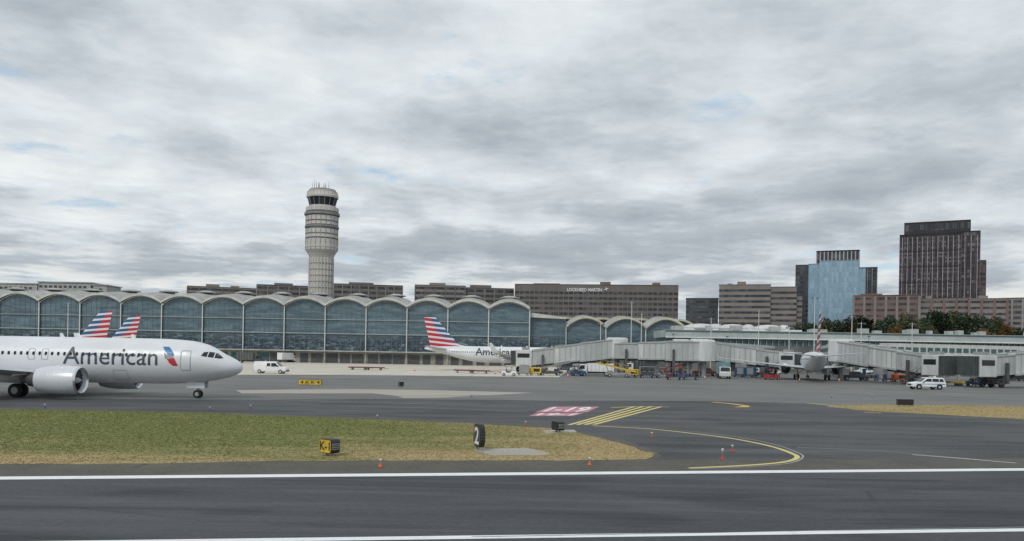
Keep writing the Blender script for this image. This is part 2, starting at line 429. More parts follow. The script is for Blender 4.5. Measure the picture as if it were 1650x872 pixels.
ribbon('taxi_edge_line',smoothpts([G(-100,640),G(380,643.5),G(600,649),G(860,655)]),.16,.010,'worn_white')
ribbon('taxi_edge_line',smoothpts([G(400,651),G(700,658),G(850,664)]),.12,.010,'worn_white')
ribbon('worn_white_line',smoothpts([G(1285,721.5),G(1400,726),G(1520,736),G(1640,747)]),.08,.010,'worn_white')
ribbon('worn_white_line',smoothpts([G(1470,733),G(1560,740),G(1636,746.5)]),.10,.0105,'white_marking')
for k,(xb,xt) in enumerate(((917,1022),(930,1036),(943,1050),(957,1066))):
    ribbon('holding_line',[G(xb,685-k*.2),G(xt,655.5)],.26,.011,'yellow_marking')
for k in range(16):
    f=(k+.5)/16; a=G(944+f*106,684.7-f*29.2); b_=G(956+f*109,684.5-f*29); ribbon('holding_line_tie',[a,b_],.13,.0105,'yellow_marking')
    if k%2: a=G(918+f*104,684.9-f*29.2); b_=G(930+f*105,684.7-f*29); ribbon('holding_line_tie',[a,b_],.09,.0105,'yellow_marking')
ribbon('taxi_turn_line',smoothpts([G(1078,656.2),G(1050,655.4),G(1020,655.6),G(985,657)]),.28,.0115,'yellow_marking')
ribbon('amber_arrow',smoothpts([G(1148,648),G(1180,651),G(1206,655)]),.55,.010,'amber_marking')
sheet('amber_arrow_head',[G(1182,656.5),G(1208,656.2),G(1205,653.4)],.0105,'amber_marking')
ribbon('yellow_dash',[G(1300,650),G(1356,655)],.25,.010,'yellow_marking')
ribbon('yellow_dash',[G(1392,664.5),G(1420,666)],.4,.014,'amber_marking')
ribbon('apron_line',smoothpts([G(480,607),G(900,617),G(1300,627),G(1700,640)]),.2,.006,'yellow_marking')
ribbon('apron_line',smoothpts([G(380,606),G(700,612),G(1200,622)]),.25,.006,'worn_white')
def groundtext(s,quad,z,mat,name):
    V,Fc=text(s,.02); a,b,c,d=[Vector(p) for p in quad]
    vs=[]
    for u,v in V: p=a.lerp(b,u).lerp(d.lerp(c,u),v); vs.append((p.x,p.y,z))
    me=bpy.data.meshes.new(name); me.from_pydata(vs,[],Fc); me.materials.append(M[mat]); o=bpy.data.objects.new(name,me); COL.objects.link(o); o['kind']='structure'
for (xa,xb,xc,xd,yb,yt) in ((862,946,966,888,664.5,655.5),(852,924,942,866,670.5,665.5)):
    q=[G(xa,yb),G(xb,yb),G(xc,yt),G(xd,yt)]
    sheet('red_marking_panel',q,.010,'red_marking')
groundtext('1-19',[G(873,663.6),G(940,663.8),G(957,656.3),G(893,656.2)],.014,'white_marking','hold_marking_text')
groundtext('19-1',[G(862,669.8),G(918,670),G(933,666.2),G(873,666.1)],.014,'white_marking','hold_marking_text')
# ---------------------------------------------------------------- airliner
ST=[(0,2.70,2.50,.08),(.06,2.88,2.34,.28),(.2,3.05,2.20,.46),(.5,3.27,2.02,.75),(1.0,3.52,1.82,1.05),(1.5,3.76,1.69,1.28),(2.2,4.18,1.53,1.50),(3.0,4.54,1.40,1.68),(4.2,4.80,1.26,1.82),(6,4.92,1.17,1.87),(8,4.95,1.15,1.88),(16,4.95,1.15,1.88),(25,4.95,1.15,1.88),(28,4.95,1.38,1.86),(31,4.94,1.95,1.66),(34,4.88,2.75,1.28),(37,4.72,3.5,.78),(39,4.5,3.95,.32),(39.5,4.35,4.1,.12)]
SX=np.array([s[0] for s in ST])
def herm(xs,ys,x):
    xs=np.asarray(xs,float);ys=np.asarray(ys,float); d=np.diff(ys)/np.diff(xs); mm=np.zeros(len(xs)); mm[0]=d[0]; mm[-1]=d[-1]
    for i in range(1,len(xs)-1): mm[i]=0 if d[i-1]*d[i]<=0 else 2*d[i-1]*d[i]/(d[i-1]+d[i])
    i=int(min(max(np.searchsorted(xs,x)-1,0),len(xs)-2)); h=xs[i+1]-xs[i]; t_=(x-xs[i])/h
    return (2*t_**3-3*t_**2+1)*ys[i]+(t_**3-2*t_**2+t_)*h*mm[i]+(-2*t_**3+3*t_**2)*ys[i+1]+(t_**3-t_**2)*h*mm[i+1]
def sec(xb): return [herm(SX,[s[k] for s in ST],xb) for k in (1,2,3)]
_c={}
def surf(x,z):
    k=round(-x,3)
    if k not in _c: _c[k]=sec(min(max(-x,0),39.5))
    tp,bt,w=_c[k]; zc=(tp+bt)/2;hh=(tp-bt)/2; q=min(.999,abs((z-zc)/hh)); return w*math.sqrt(1-q*q)
def decal(name,V,Fc,mat,parent,side=-1,dz=.12,dx=0,offs=.02):
    bm=bmesh.new(); vs=[bm.verts.new((p[0],0,p[1])) for p in V]
    for f in Fc:
        try: bm.faces.new([vs[i] for i in f])
        except ValueError: pass
    zs=[p[1] for p in V]; xs=[p[0] for p in V]
    z=min(zs)+dz
    while dz and z<max(zs):
        bmesh.ops.bisect_plane(bm,geom=bm.verts[:]+bm.edges[:]+bm.faces[:],plane_co=(0,0,z),plane_no=(0,0,1)); z+=dz
    if dx:
        x=min(xs)+dx
        while x<max(xs):
            bmesh.ops.bisect_plane(bm,geom=bm.verts[:]+bm.edges[:]+bm.faces[:],plane_co=(x,0,0),plane_no=(1,0,0)); x+=dx
    for v in bm.verts: v.co.y=side*(surf(v.co.x,v.co.z)+offs)
    me=bpy.data.meshes.new(name); bm.to_mesh(me); bm.free(); me.materials.append(M[mat]); o=bpy.data.objects.new(name,me); COL.objects.link(o); o.parent=parent; return o
def poly(name,pts,mat,parent,side=-1,dx=0,offs=.02,dz=.12): return decal(name,pts,[tuple(range(len(pts)))],mat,parent,side,dz,dx,offs)
def rring(x0,x1,z0,z1,r,n=4):
    P_=[]
    for cx,cz,a0 in ((x1-r,z1-r,0),(x0+r,z1-r,PI/2),(x0+r,z0+r,PI),(x1-r,z0+r,1.5*PI)):
        for k in range(n+1): a=a0+k/n*PI/2; P_.append((cx+r*cos(a),cz+r*sin(a)))
    return P_
def outline(name,x0,x1,z0,z1,r,w,mat,parent,side):
    a=rring(x0,x1,z0,z1,r);b=rring(x0+w,x1-w,z0+w,z1-w,max(.02,r-w)); n=len(a)
    return decal(name,a+b,[(i,(i+1)%n,n+(i+1)%n,n+i) for i in range(n)],mat,parent,side,.15)
def airfoil(n=7):
    up=[];lo=[]
    for i in range(n+1):
        c=(1-cos(PI*i/n))/2; th=2.6*(.2969*math.sqrt(c)-.126*c-.3516*c*c+.2843*c**3-.1015*c**4)
        up.append((c,th*1.1)); lo.append((c,-th*.75))
    return up+lo[-2:0:-1]
AF=airfoil()
def liftsurf(secs,name,mat,parent,vertical=False):
    mb=MB();n=len(AF);V=[]
    for sp,xl,ch,z,th in secs:
        for c,h in AF:
            V.append((xl-c*ch,h*th*ch*2,z) if vertical else (xl-c*ch,sp,z+h*th*ch*1.8))
    fs=[(j*n+i,j*n+(i+1)%n,(j+1)*n+(i+1)%n,(j+1)*n+i) for j in range(len(secs)-1) for i in range(n)]
    fs+=[tuple(range(n)),tuple(range((len(secs)-1)*n,len(secs)*n))]
    mb.add(V,fs); return mb.build(name,mat,parent,smooth=True)
def airliner(label,loc,rz,detail=False,tx=-14.1,group=None,side=-1,gl=0,th=1.42,tw=7.75,tz0=2.72,bold=.004):
    T=thing('airliner',label,'airplane',(loc[0],loc[1],gl),rz,group)
    xs=[v for v in (0,.02,.06,.12,.2,.35,.5,.7,.9,1.1,1.3,1.5,1.7,1.9,2.2,2.5,2.8,3.2,3.7,4.2,5,6,7,8)]+[float(v) for v in range(10,40,1)]+[39.5]
    n=56; mb=MB();V=[]
    for xb in xs:
        tp,bt,w=sec(xb)
        for i in range(n): a=2*PI*i/n; V.append((-xb,w*cos(a),(tp+bt)/2+(tp-bt)/2*sin(a)))
    mb.add(V,[(j*n+i,j*n+(i+1)%n,(j+1)*n+(i+1)%n,(j+1)*n+i) for j in range(len(xs)-1) for i in range(n)]+[tuple(range(n)),tuple(range((len(xs)-1)*n,len(xs)*n))])
    fu=mb.build('fuselage','silver',T,smooth=True)
    mb=MB(); V=[]
    for xb,w,zb in ((-12,.3,1.25),(-13.5,1.5,1.05),(-15.5,1.9,.98),(-18.5,1.95,.98),(-21,1.6,1.05),(-23,.4,1.25)):
        for i in range(16): a=PI+PI*i/15; V.append((xb,w*cos(a),2.0+(2.0-zb)*sin(a)))
    mb.add(V,[(j*16+i,j*16+i+1,(j+1)*16+i+1,(j+1)*16+i) for j in range(5) for i in range(15)]); mb.build('belly_fairing','silver',T,smooth=True)
    for sg in (-1,1):
        w_=liftsurf([(sg*1.5,-12.8,8.0,1.8,.11),(sg*4.9,-14.7,5.4,2.1,.10),(sg*11,-18.2,3.3,2.75,.09),(sg*17.2,-21.7,1.7,3.45,.09)],'wing','wing_grey',T)
        mb=MB();n_=len(AF);V=[]
        ss=[(17.2,3.45,-21.7,1.7,0),(17.7,3.6,-22.0,1.5,.5),(17.95,4.1,-22.5,1.25,1.0),(18.25,5.6,-23.6,.6,1.25)]
        for sp,z,xl,ch,an in ss:
            for c,h in AF: hh=h*.09*ch*1.8; V.append((xl-c*ch,sg*(sp-hh*sin(an)),z+hh*cos(an)))
        mb.add(V,[(j*n_+i,j*n_+(i+1)%n_,(j+1)*n_+(i+1)%n_,(j+1)*n_+i) for j in range(3) for i in range(n_)]+[tuple(range(3*n_,4*n_))]); mb.build('winglet','silver',w_,smooth=True)
        for yy,xx,zz,l in ((5.9,-19.2,1.95,3.2),(9,-20.3,2.3,2.8),(12.4,-21.6,2.7,2.3)):
            MB().lathe([(.02,l/2),(.16,l*.3),(.22,0),(.15,-l*.3),(.02,-l/2)],10,(xx,sg*yy,zz),'x').build('flap_fairing','wing_grey',w_,smooth=True)
        liftsurf([(sg*.4,-33.6,3.9,4.1,.09),(sg*7.1,-37.9,1.3,4.75,.09)],'tailplane','wing_grey',T)
        ec=(-10.95,sg*4.83,1.52)
        e=MB().lathe([(.86,-.45),(.90,-.12),(.96,-.03),(1.01,0),(1.06,-.05),(1.10,-.25),(1.13,-.9),(1.13,-1.8),(1.05,-2.7),(.92,-3.3),(.86,-3.32),(.84,-3.0)],36,ec,'x',cap=False).build('engine','nacelle',T,smooth=True)
        MB().lathe([(.90,-.10),(.965,-.02),(1.01,.012),(1.062,-.04),(1.085,-.13)],36,ec,'x',cap=False).build('engine_lip','chrome',e,smooth=True)
        mb=MB().lathe([(.9,-.46),(.9,-.5)],30,ec,'x')
        for k in range(18):
            a=2*PI*k/18; mb.add([(ec[0]-.34,ec[1]+.25*cos(a),ec[2]+.25*sin(a)),(ec[0]-.42,ec[1]+.25*cos(a+.25),ec[2]+.25*sin(a+.25)),(ec[0]-.44,ec[1]+.87*cos(a+.33),ec[2]+.87*sin(a+.33)),(ec[0]-.36,ec[1]+.87*cos(a+.1),ec[2]+.87*sin(a+.1))],[(0,1,2,3)])
        mb.build('fan','fan',e)
        MB().lathe([(.01,-.02),(.12,-.12),(.26,-.42)],16,ec,'x').build('spinner','wing_grey',e,smooth=True)
        MB().lathe([(.62,-3.1),(.58,-3.7),(.5,-4.1),(.3,-4.2),(.22,-4.6),(.02,-4.9)],24,ec,'x').build('exhaust','dark_steel',e,smooth=True)
        mb=MB(); mb.hexa([(ec[0]-.6,ec[1]-.06,2.55),(ec[0]-5.4,ec[1]-.15,1.75),(ec[0]-5.4,ec[1]+.15,1.75),(ec[0]-.6,ec[1]+.06,2.55),(ec[0]-.9,ec[1]-.04,2.68),(ec[0]-5.4,ec[1]-.15,2.1),(ec[0]-5.4,ec[1]+.15,2.1),(ec[0]-.9,ec[1]+.04,2.68)]); mb.build('pylon','nacelle',e)
        gx=-17.1; gy=sg*2.86
        g=MB().tube((gx,gy,.5-gl),(gx,gy-sg*.2,1.6),.13).tube((gx,gy,.9-gl),(gx,gy-sg*1.2,1.5),.07).box((gx,gy+sg*.0,.53-gl),(.16,.95,.14)).build('main_gear','steel',T)
        for q in (-.36,.36):
            MB().lathe([(.3,-.18),(.50,-.19),(.56,-.12),(.565,0),(.56,.12),(.50,.19),(.3,.18)],26,(gx,gy+q,.566-gl),'y').build('tyre','rubber',g,smooth=True)
            MB().lathe([(.28,-.19),(.29,.19)],18,(gx,gy+q,.566-gl),'y').build('hub','steel',g)
    nx=-3.7
    g=MB().tube((nx,0,.35-gl),(nx,0,1.6),.09).tube((nx+.1,0,.8-gl),(nx+.9,0,1.5),.05).box((nx,0,.36-gl),(.1,.5,.1)).build('nose_gear','steel',T)
    for q in (-.2,.2):
        MB().lathe([(.18,-.1),(.31,-.1),(.345,-.05),(.345,.05),(.31,.1),(.18,.1)],22,(nx,q,.346-gl),'y').build('tyre','rubber',g,smooth=True)
        MB().lathe([(.17,-.11),(.17,.11)],14,(nx,q,.346-gl),'y').build('hub','steel',g)
        MB().box((nx-.05,q*2.2,1.1),(1.5,.04,.5)).build('gear_door','silver',g)
    MB().box((nx+.16,0,1.02),(.08,.3,.14)).build('taxi_light','lamp_glass',g)
    liftsurf([(0,-29.2,9.0,4.75,.035),(0,-31.6,6.7,5.4,.07),(0,-37.0,2.75,12.3-gl*.8,.09)],'tail_fin','tail_livery',T,True)
    for sd_ in (-1,1):
        for k,pp in enumerate(([(-1.30,3.42),(-1.5,3.36),(-1.92,3.42),(-1.92,3.84),(-1.78,3.78)],[(-1.99,3.43),(-2.42,3.48),(-2.38,3.92),(-1.99,3.86)],[(-2.49,3.49),(-2.92,3.58),(-2.76,3.88),(-2.45,3.92)])):
            poly('cockpit_window',pp,'dark_glass',fu,sd_,.12,.012)
        outline('door',-4.5,-3.68,2.35,4.0,.14,.05,'outline',T,sd_)
        outline('door',-34.3,-33.5,2.7,4.3,.12,.05,'outline',T,sd_)
        x=-7.4
        if side==-1:
            while x>-33:
                poly('cabin_window',rring(x-.10,x+.10,3.42,3.71,.08,3 if detail else 1),'dark_glass',fu,sd_,0,.026,0)
                x-=.508
        if detail and sd_==side:
            for xx in (-15.6,-16.7): outline('overwing_exit',xx-.28,xx+.28,3.05,3.95,.1,.035,'outline',T,sd_)
            for xx in (-9.5,-22): outline('cargo_door',xx-.6,xx+.6,1.45,2.3,.1,.03,'outline',T,sd_)
    V,Fc=text('American',bold)
    if side==-1:
        decal('airline_lettering',[(tx+p[0]*tw,tz0+p[1]*th) for p in V],Fc,'lettering',fu,-1,.1,0,.022)
        b0=tx+tw+.25
        poly('emblem_blue',[(b0,4.28),(b0+.50,4.28),(b0+.72,4.10),(b0+1.06,3.70),(b0+1.02,3.52),(b0+.55,3.62),(b0+.28,3.92)],'aa_blue',fu,-1,0,.02)
        poly('emblem_white',[(b0+.22,3.84),(b0+.50,3.60),(b0+1.04,3.48),(b0+.98,3.36),(b0+.56,3.40),(b0+.40,3.24),(b0+.30,3.5)],'outline',fu,-1,0,.024)
        poly('emblem_red',[(b0+.50,3.30),(b0+1.10,3.36),(b0+1.24,3.1),(b0+1.42,2.72),(b0+1.0,2.72),(b0+.72,2.95)],'aa_red',fu,-1,0,.02)
    for xx in (-9,-15,-21):
        MB().hexa([(xx,-.02,4.94),(xx-.4,-.02,4.94),(xx-.4,.02,4.94),(xx,.02,4.94),(xx-.22,-.015,5.28),(xx-.42,-.015,5.28),(xx-.42,.015,5.28),(xx-.22,.015,5.28)]).build('antenna','white',T)
    return T
airliner('large silver airliner taxiing across the left foreground with its nose to the right',(-22.7,68,0),0,True)
airliner('parked airliner seen side on, striped tail above the apron left of the jet bridges',((683-825)/1300*190+39.5,192,0),math.radians(1.5),tx=-27.4,gl=.85,th=1.75,tw=9.2,tz0=2.85,bold=.02)
airliner('airliner parked nose to the terminal, seen from behind between two jet bridges',(at(1308,600,160)[0]+17*cos(math.radians(73)),160+17*sin(math.radians(73)),0),math.radians(73),gl=.6)
airliner('airliner behind the taxiing one, the left and larger of two striped tails',(-91-39.5,183,0),PI,side=1)
airliner('airliner farther back, the right and smaller of two striped tails behind the taxiing one',(-95.2-39.5,206,0),PI,side=1)
# ---------------------------------------------------------------- terminal
TD=271.0; BW=13.7; X1=at(853,540,TD)[0]
def arcz(u,zv,rise): return zv+rise*(1-u*u)
def bay(T,cx,y0,zv,rise,zbot,bw=BW,rim='roof_rim',deep=13.7,dome=True,glassbot=5.0,back=1.2):
    a=bw/2;N=14
    pts=[(cx-a+.15,glassbot),(cx+a-.15,glassbot)]+[(cx+u*(a-.15),arcz(u,zv,rise)-.25) for u in [1-2*i/N for i in range(N+1)]]
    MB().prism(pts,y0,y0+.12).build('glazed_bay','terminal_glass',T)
    mb=MB()
    for i in range(1,8):
        u=-1+i/4; zt=arcz(u,zv,rise)-.3
        mb.box((cx+u*a,y0-.06,(glassbot+zt)/2),(.08,.12,zt-glassbot))
    z=glassbot+1.9
    while z<zv+rise-.6:
        if z>zv-.2: hw=a*math.sqrt(max(0,1-(z+.3-zv)/rise))
        else: hw=a-.3
        if hw>.4: mb.box((cx,y0-.055,z),(2*hw,.08,.065))
        z+=1.9
    mb.build('mullion_grid','mullion',T)
    def vault(yA,yB,th,dz,name,mat,inset=0,up=0):
        mb=MB();V=[]
        for yy,dd in ((yA,0),(yB,up)):
            for tz in (0,th):
                for i in range(N+1): u=-1+2*i/N; V.append((cx+u*(a-inset),yy,arcz(u,zv,rise)+dz+tz+dd))
        n=N+1; fs=[]
        for i in range(N):
            fs+=[(i,i+1,n+i+1,n+i),(2*n+i,2*n+i+1,3*n+i+1,3*n+i),(n+i,n+i+1,3*n+i+1,3*n+i),(i,i+1,2*n+i+1,2*n+i)]
        fs+=[(0,n,3*n,2*n),(N,n+N,3*n+N,2*n+N)]
        mb.add(V,fs); return mb.build(name,mat,T)
    vault(y0-1.6,y0-1.15,.75,-.15,'roof_rim',rim)
    vault(y0-1.15,y0+deep,.3,.16,'arched_roof','roof_metal',.01,back)
    vault(y0-.5,y0-.2,.35,-.42,'roof_rim',rim,.25)
    for k in range(5):
        mb=MB()
        yy=y0+1+k*2.7; V=[]; dd=back*(yy-y0+1.15)/(deep+1.15)
        for i in range(N+1):
            u=-1+2*i/N; z_=arcz(u,zv,rise)+.44+dd; V+=[(cx+u*(a-.3),yy-.09,z_),(cx+u*(a-.3),yy+.09,z_),(cx+u*(a-.3),yy,z_+.22)]
        fs=[]
        for i in range(N): b_=3*i; fs+=[(b_,b_+3,b_+5,b_+2),(b_+1,b_+4,b_+5,b_+2)]
        mb.add(V,fs); mb.build('roof_rib','roof_rib',T)
    if dome:
        MB().lathe([(7.4,zv+1.2),(6.6,zv+2.6),(4.8,zv+3.7),(3.2,zv+4.3)],12,(cx,y0+20.5,0)).build('roof_dome','roof_metal',T)
        ln=MB().lathe([(2.3,zv+4.0),(2.3,zv+4.9)],8,(cx,y0+20.5,0)).build('lantern','charcoal_wall',T)
        MB().lathe([(3.5,zv+4.9),(3.6,zv+5.2),(1.2,zv+5.8)],8,(cx,y0+20.5,0)).build('lantern_cap','lantern',ln)
TT=thing('terminal_hall','long glass terminal hall with scalloped arched roof bays across the left','building',(0,0,0))
NB=16
for i in range(NB): bay(TT,X1-BW*(i+.5),TD,19.2,2.4,4.5,glassbot=4.3,back=1.5)
xl=X1-NB*BW
for i in range(NB+1):
    x=X1-i*BW
    c=MB().tube((x,TD-.75,0),(x,TD-.75,18.9),.2,n=10).build('column','post_white',TT,smooth=True)
    MB().box((x,TD-.75,.6),(.9,.9,1.2)).build('column_base','beige_wall',c)
MB().box(((X1+xl)/2,TD+14,9.3),(X1-xl,27,18.6)).build('hall_core','charcoal_wall',TT)
MB().box(((X1+xl)/2,TD-.1,1.9),(X1-xl,.9,3.8)).build('ground_floor_wall','beige_wall',TT)
MB().box(((X1+xl)/2,TD-1.3,4.05),(X1-xl,3.2,.4)).build('canopy','roof_metal',TT)
MB().box(((X1+xl)/2,TD-.35,9.9),(X1-xl,.35,.3)).build('transom_rail','mullion_light',TT)
MB().box(((X1+xl)/2,TD-.35,14.6),(X1-xl,.3,.2)).build('transom_rail','mullion_light',TT)
rr=random.Random(4)
for i in range(NB):
    for k in range(3):
        if rr.random()<.85:
            x=X1-BW*i-2.6-k*4.3; MB().box((x,TD-.6,1.65),(rr.choice((2.6,3.4,3.9)),.12,3.1)).build('loading_door',rr.choice(('black','charcoal_wall','dark_steel','teal_band')),TT)
for x0_,x1_,y_ in ((-10,60,457),(62,146,455),(150,172,460)):
    a_=at(x0_,y_,330);b_=at(x1_,y_,330)
    o=thing('rooftop_block','pale rooftop plant block behind the terminal roof, '+{-10:'at the left edge',62:'second from the left edge',150:'smallest and third from the left'}[x0_],'building',((a_[0]+b_[0])/2,330,0))
    MB().box((0,6,a_[2]/2),(b_[0]-a_[0],12,a_[2])).build('wall','lantern',o)
    MB().box((0,6,a_[2]+.2),(b_[0]-a_[0]+.8,12.8,.4)).build('roof','roof_metal',o)
    for k in range(int((b_[0]-a_[0])/2)): MB().box((-(b_[0]-a_[0])/2+1+2*k,-.05,a_[2]-1.6),(1.2,.1,.9)).build('louvre','charcoal_wall',o)
XC0=X1; XC1=at(913,540,TD)[0]
TC=thing('terminal_connector','plain glass connector at the right end of the arched terminal hall','building',((XC0+XC1)/2,TD+3,0))
w_=XC1-XC0-.3
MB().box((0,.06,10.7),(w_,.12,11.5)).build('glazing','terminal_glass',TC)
mb=MB()
for k in range(9): mb.box((-w_/2+.1+(w_-.2)*k/8,-.08,10.7),(.11,.12,11.5))
for k in range(6): mb.box((0,-.075,6.6+1.9*k),(w_,.08,.09))
mb.build('mullion_grid','mullion',TC)
MB().hexa([(-w_/2,-1.5,16.6),(w_/2,-1.5,16.2),(w_/2,12,16.2),(-w_/2,12,16.6),(-w_/2,-1.5,18.2),(w_/2,-1.5,16.8),(w_/2,12,16.8),(-w_/2,12,18.2)]).build('roof','roof_rim',TC)
MB().box((0,.4,2.4),(w_,.8,4.8)).build('ground_floor_wall','shade_wall',TC)
TL=thing('arched_concourse','lower terminal wing with three cream rimmed arches right of the tall hall','building',(0,0,0))
bw2=(at(1104,540,275)[0]-XC1)/3
for i in range(3): bay(TL,XC1+bw2*(i+.5),275,13.6,3.2,5,bw=bw2,rim='roof_cream',deep=10,dome=False,back=.8)
for i in range(4): MB().tube((XC1+bw2*i,274.2,0),(XC1+bw2*i,274.2,13.6),.22,n=10).build('column','post_white',TL,smooth=True)
MB().box((XC1+1.5*bw2,275.5,2.4),(3*bw2,.9,4.8)).build('ground_floor_wall','shade_wall',TL)
MB().box((XC1+1.5*bw2,281,6.5),(3*bw2,10,13)).build('core','charcoal_wall',TL)
TL2=thing('rear_arched_concourse','pale arched roofs rising behind the cream rimmed arches','building',(0,0,0))
for i in range(4): bay(TL2,at(890+i*60,520,300)[0]+5,300,14.6,3.0,5,bw=14.5,rim='roof_cream',deep=10,dome=False,glassbot=6,back=.5)
MB().box((at(990,520,300)[0]+2,306,6.5),(60,10,13)).build('core','charcoal_wall',TL2)
TDm=thing('domed_concourse','low white roof of shallow domes and vents right of the arches','building',(0,0,0))
xa,xb=at(1098,530,262)[0],at(1290,530,262)[0]
MB().box(((xa+xb)/2,272,6.7),(xb-xa,20,13.4)).build('wall','fascia',TDm)
MB().box(((xa+xb)/2,261.8,13.2),(xb-xa+.6,.5,.5)).build('eaves','white',TDm)
for k,pxc in enumerate((1128,1152,1180,1206,1238,1262)):
    p=at(pxc,522,266); r=(5.6,2.4,5.0,2.2,5.2,2.0)[k]
    MB().lathe([(r,13.4),(r*1.02,13.8),(r*.85,14.5),(r*.5,15.0),(.3,15.2)],16,(p[0],p[1],0)).build('roof_dome','offwhite',TDm,smooth=True)
    MB().box((p[0]+r+.6,p[1]+1,14.3),(1.4,2,1.8)).build('rooftop_unit','charcoal_wall' if k%2 else 'lantern',TDm)
for k in range(16): MB().box((xa+2+k*(xb-xa-4)/15,261.93,10.8),(1.6,.12,1.5)).build('window','teal_band',TDm)
xa2,xb2=at(1075,550,240)[0],at(1760,550,240)[0]
TF=thing('flat_concourse','long low concourse with teal window band behind the right hand jet bridges','building',(0,0,0))
MB().box(((xa2+xb2)/2,250,3.9),(xb2-xa2,18,7.8)).build('wall','shade_wall',TF)
MB().box(((xa2+xb2)/2,250.1,8.9),(xb2-xa2-.2,17.8,2.2)).build('window_band','teal_band',TF)
MB().box(((xa2+xb2)/2,250,11.1),(xb2-xa2+1,20,2.2)).build('roof_fascia','fascia',TF)
MB().box(((xa2+xb2)/2,239.9,9.95),(xb2-xa2+1.2,.25,.25)).build('fascia_trim','white',TF)
MB().box(((xa2+xb2)/2,239.85,11.9),(xb2-xa2+1.2,.2,.3)).build('fascia_stripe','teal_band',TF)
for k in range(70): MB().box((xa2+1+k*(xb2-xa2-2)/69,240.9,8.9),(.22,.2,2.2)).build('mullion','mullion_light',TF)
for k in range(34):
    x=xa2+2.5+k*(xb2-xa2-5)/33
    MB().box((x,240.92,rr.choice((2.0,5.2))),(rr.uniform(1.5,3.6),.16,rr.choice((1.5,2.6)))).build('window',rr.choice(('black','teal_band','beige_wall','charcoal_wall')),TF)
for k in range(26): x=rr.uniform(xa2+3,xb2-3); MB().box((x,rr.uniform(244,255),12.6+rr.random()*.6),(rr.uniform(1,3.5),2,1.4)).build('rooftop_unit','lantern',TF)
# ---------------------------------------------------------------- control tower
p=at(517,470,320); s=1300/320
def tz(y): return at(517,y,320)[2]
def tr(w): return w/2/s
CT=thing('control_tower','tall pale ribbed control tower with dark glass cab above the terminal','tower',(p[0],320,0))
MB().lathe([(tr(38),0),(tr(37.5),tz(416)),(tr(43),tz(410)),(tr(51),tz(404)),(tr(51),tz(392))],24).build('shaft','concrete_tower',CT)
mb=MB()
for k in range(24):
    a=2*PI*k/24; r=tr(38.5); mb.tube((r*cos(a),r*sin(a),15),(r*cos(a),r*sin(a),tz(416)),.2,n=6)
mb.build('shaft_ribbing','concrete_tower',CT)
z=24
while z<tz(416): MB().lathe([(tr(39.8),z),(tr(39.8),z+.22)],32).build('joint_ring','fin_grey',CT); z+=2.4
MB().lathe([(tr(48.5),tz(393)),(tr(48.5),tz(337))],32).build('upper_drum','fin_grey',CT,smooth=True)
for k,(ya,yb,w,mt) in enumerate(((400,396,52,'concrete_tower'),(392,387,51,'concrete_tower'),(384.5,380,52,'concrete_tower'),(377.5,371,51,'concrete_tower'),(368,365.5,54,'tower_band'),(364,359.5,51,'concrete_tower'),(357,350,51,'concrete_tower'),(348,344.5,56,'tower_band'),(342,336,52,'concrete_tower'))):
    MB().lathe([(tr(w),tz(ya)),(tr(w),tz(yb))],32).build('ledge_ring',mt,CT,smooth=True)
mb=MB()
for k in range(20):
    a=2*PI*(k+.5)/20; mb.tube((tr(51)*cos(a),tr(51)*sin(a),tz(404)),(tr(51)*cos(a),tr(51)*sin(a),tz(337)),.14,n=6)
mb.build('drum_ribbing','fin_grey',CT)
MB().lathe([(tr(42),tz(337)),(tr(44),tz(333))],16).build('cab_floor','offwhite',CT)
cab=MB().lathe([(tr(40),tz(333)),(tr(47),tz(320))],16).build('cab_glass','dark_glass',CT)
for k in range(16):
    a=2*PI*k/16; MB().tube((tr(40.5)*cos(a),tr(40.5)*sin(a),tz(333)),(tr(47.5)*cos(a),tr(47.5)*sin(a),tz(320)),.1,n=5).build('cab_mullion','fin_grey',cab)
MB().lathe([(tr(50),tz(320)),(tr(51),tz(317)),(tr(49),tz(315.5)),(tr(46),tz(309.5))],24).build('cab_roof','concrete_tower',CT,smooth=True)
MB().lathe([(tr(45),tz(309.5)),(tr(42),tz(306.5)),(tr(30),tz(305)),(.3,tz(304.6))],24).build('roof_cap','fin_grey',CT,smooth=True)
mb=MB()
for k in range(26):
    a=2*PI*k/26; r=tr(49); mb.tube((r*cos(a),r*sin(a),tz(316)),(r*cos(a),r*sin(a),tz(311)),.05,n=4)
mb.lathe([(tr(49),tz(311)),(tr(49.3),tz(310.6))],24,cap=False); mb.build('roof_railing','steel',CT)
for k in range(14):
    a=rr.uniform(0,2*PI); r=tr(rr.uniform(8,46)); h=tz(rr.uniform(292,299)); MB().tube((r*cos(a),r*sin(a),tz(311)),(r*cos(a),r*sin(a),h),.12,.05,n=5).build('antenna','dark_steel',CT)
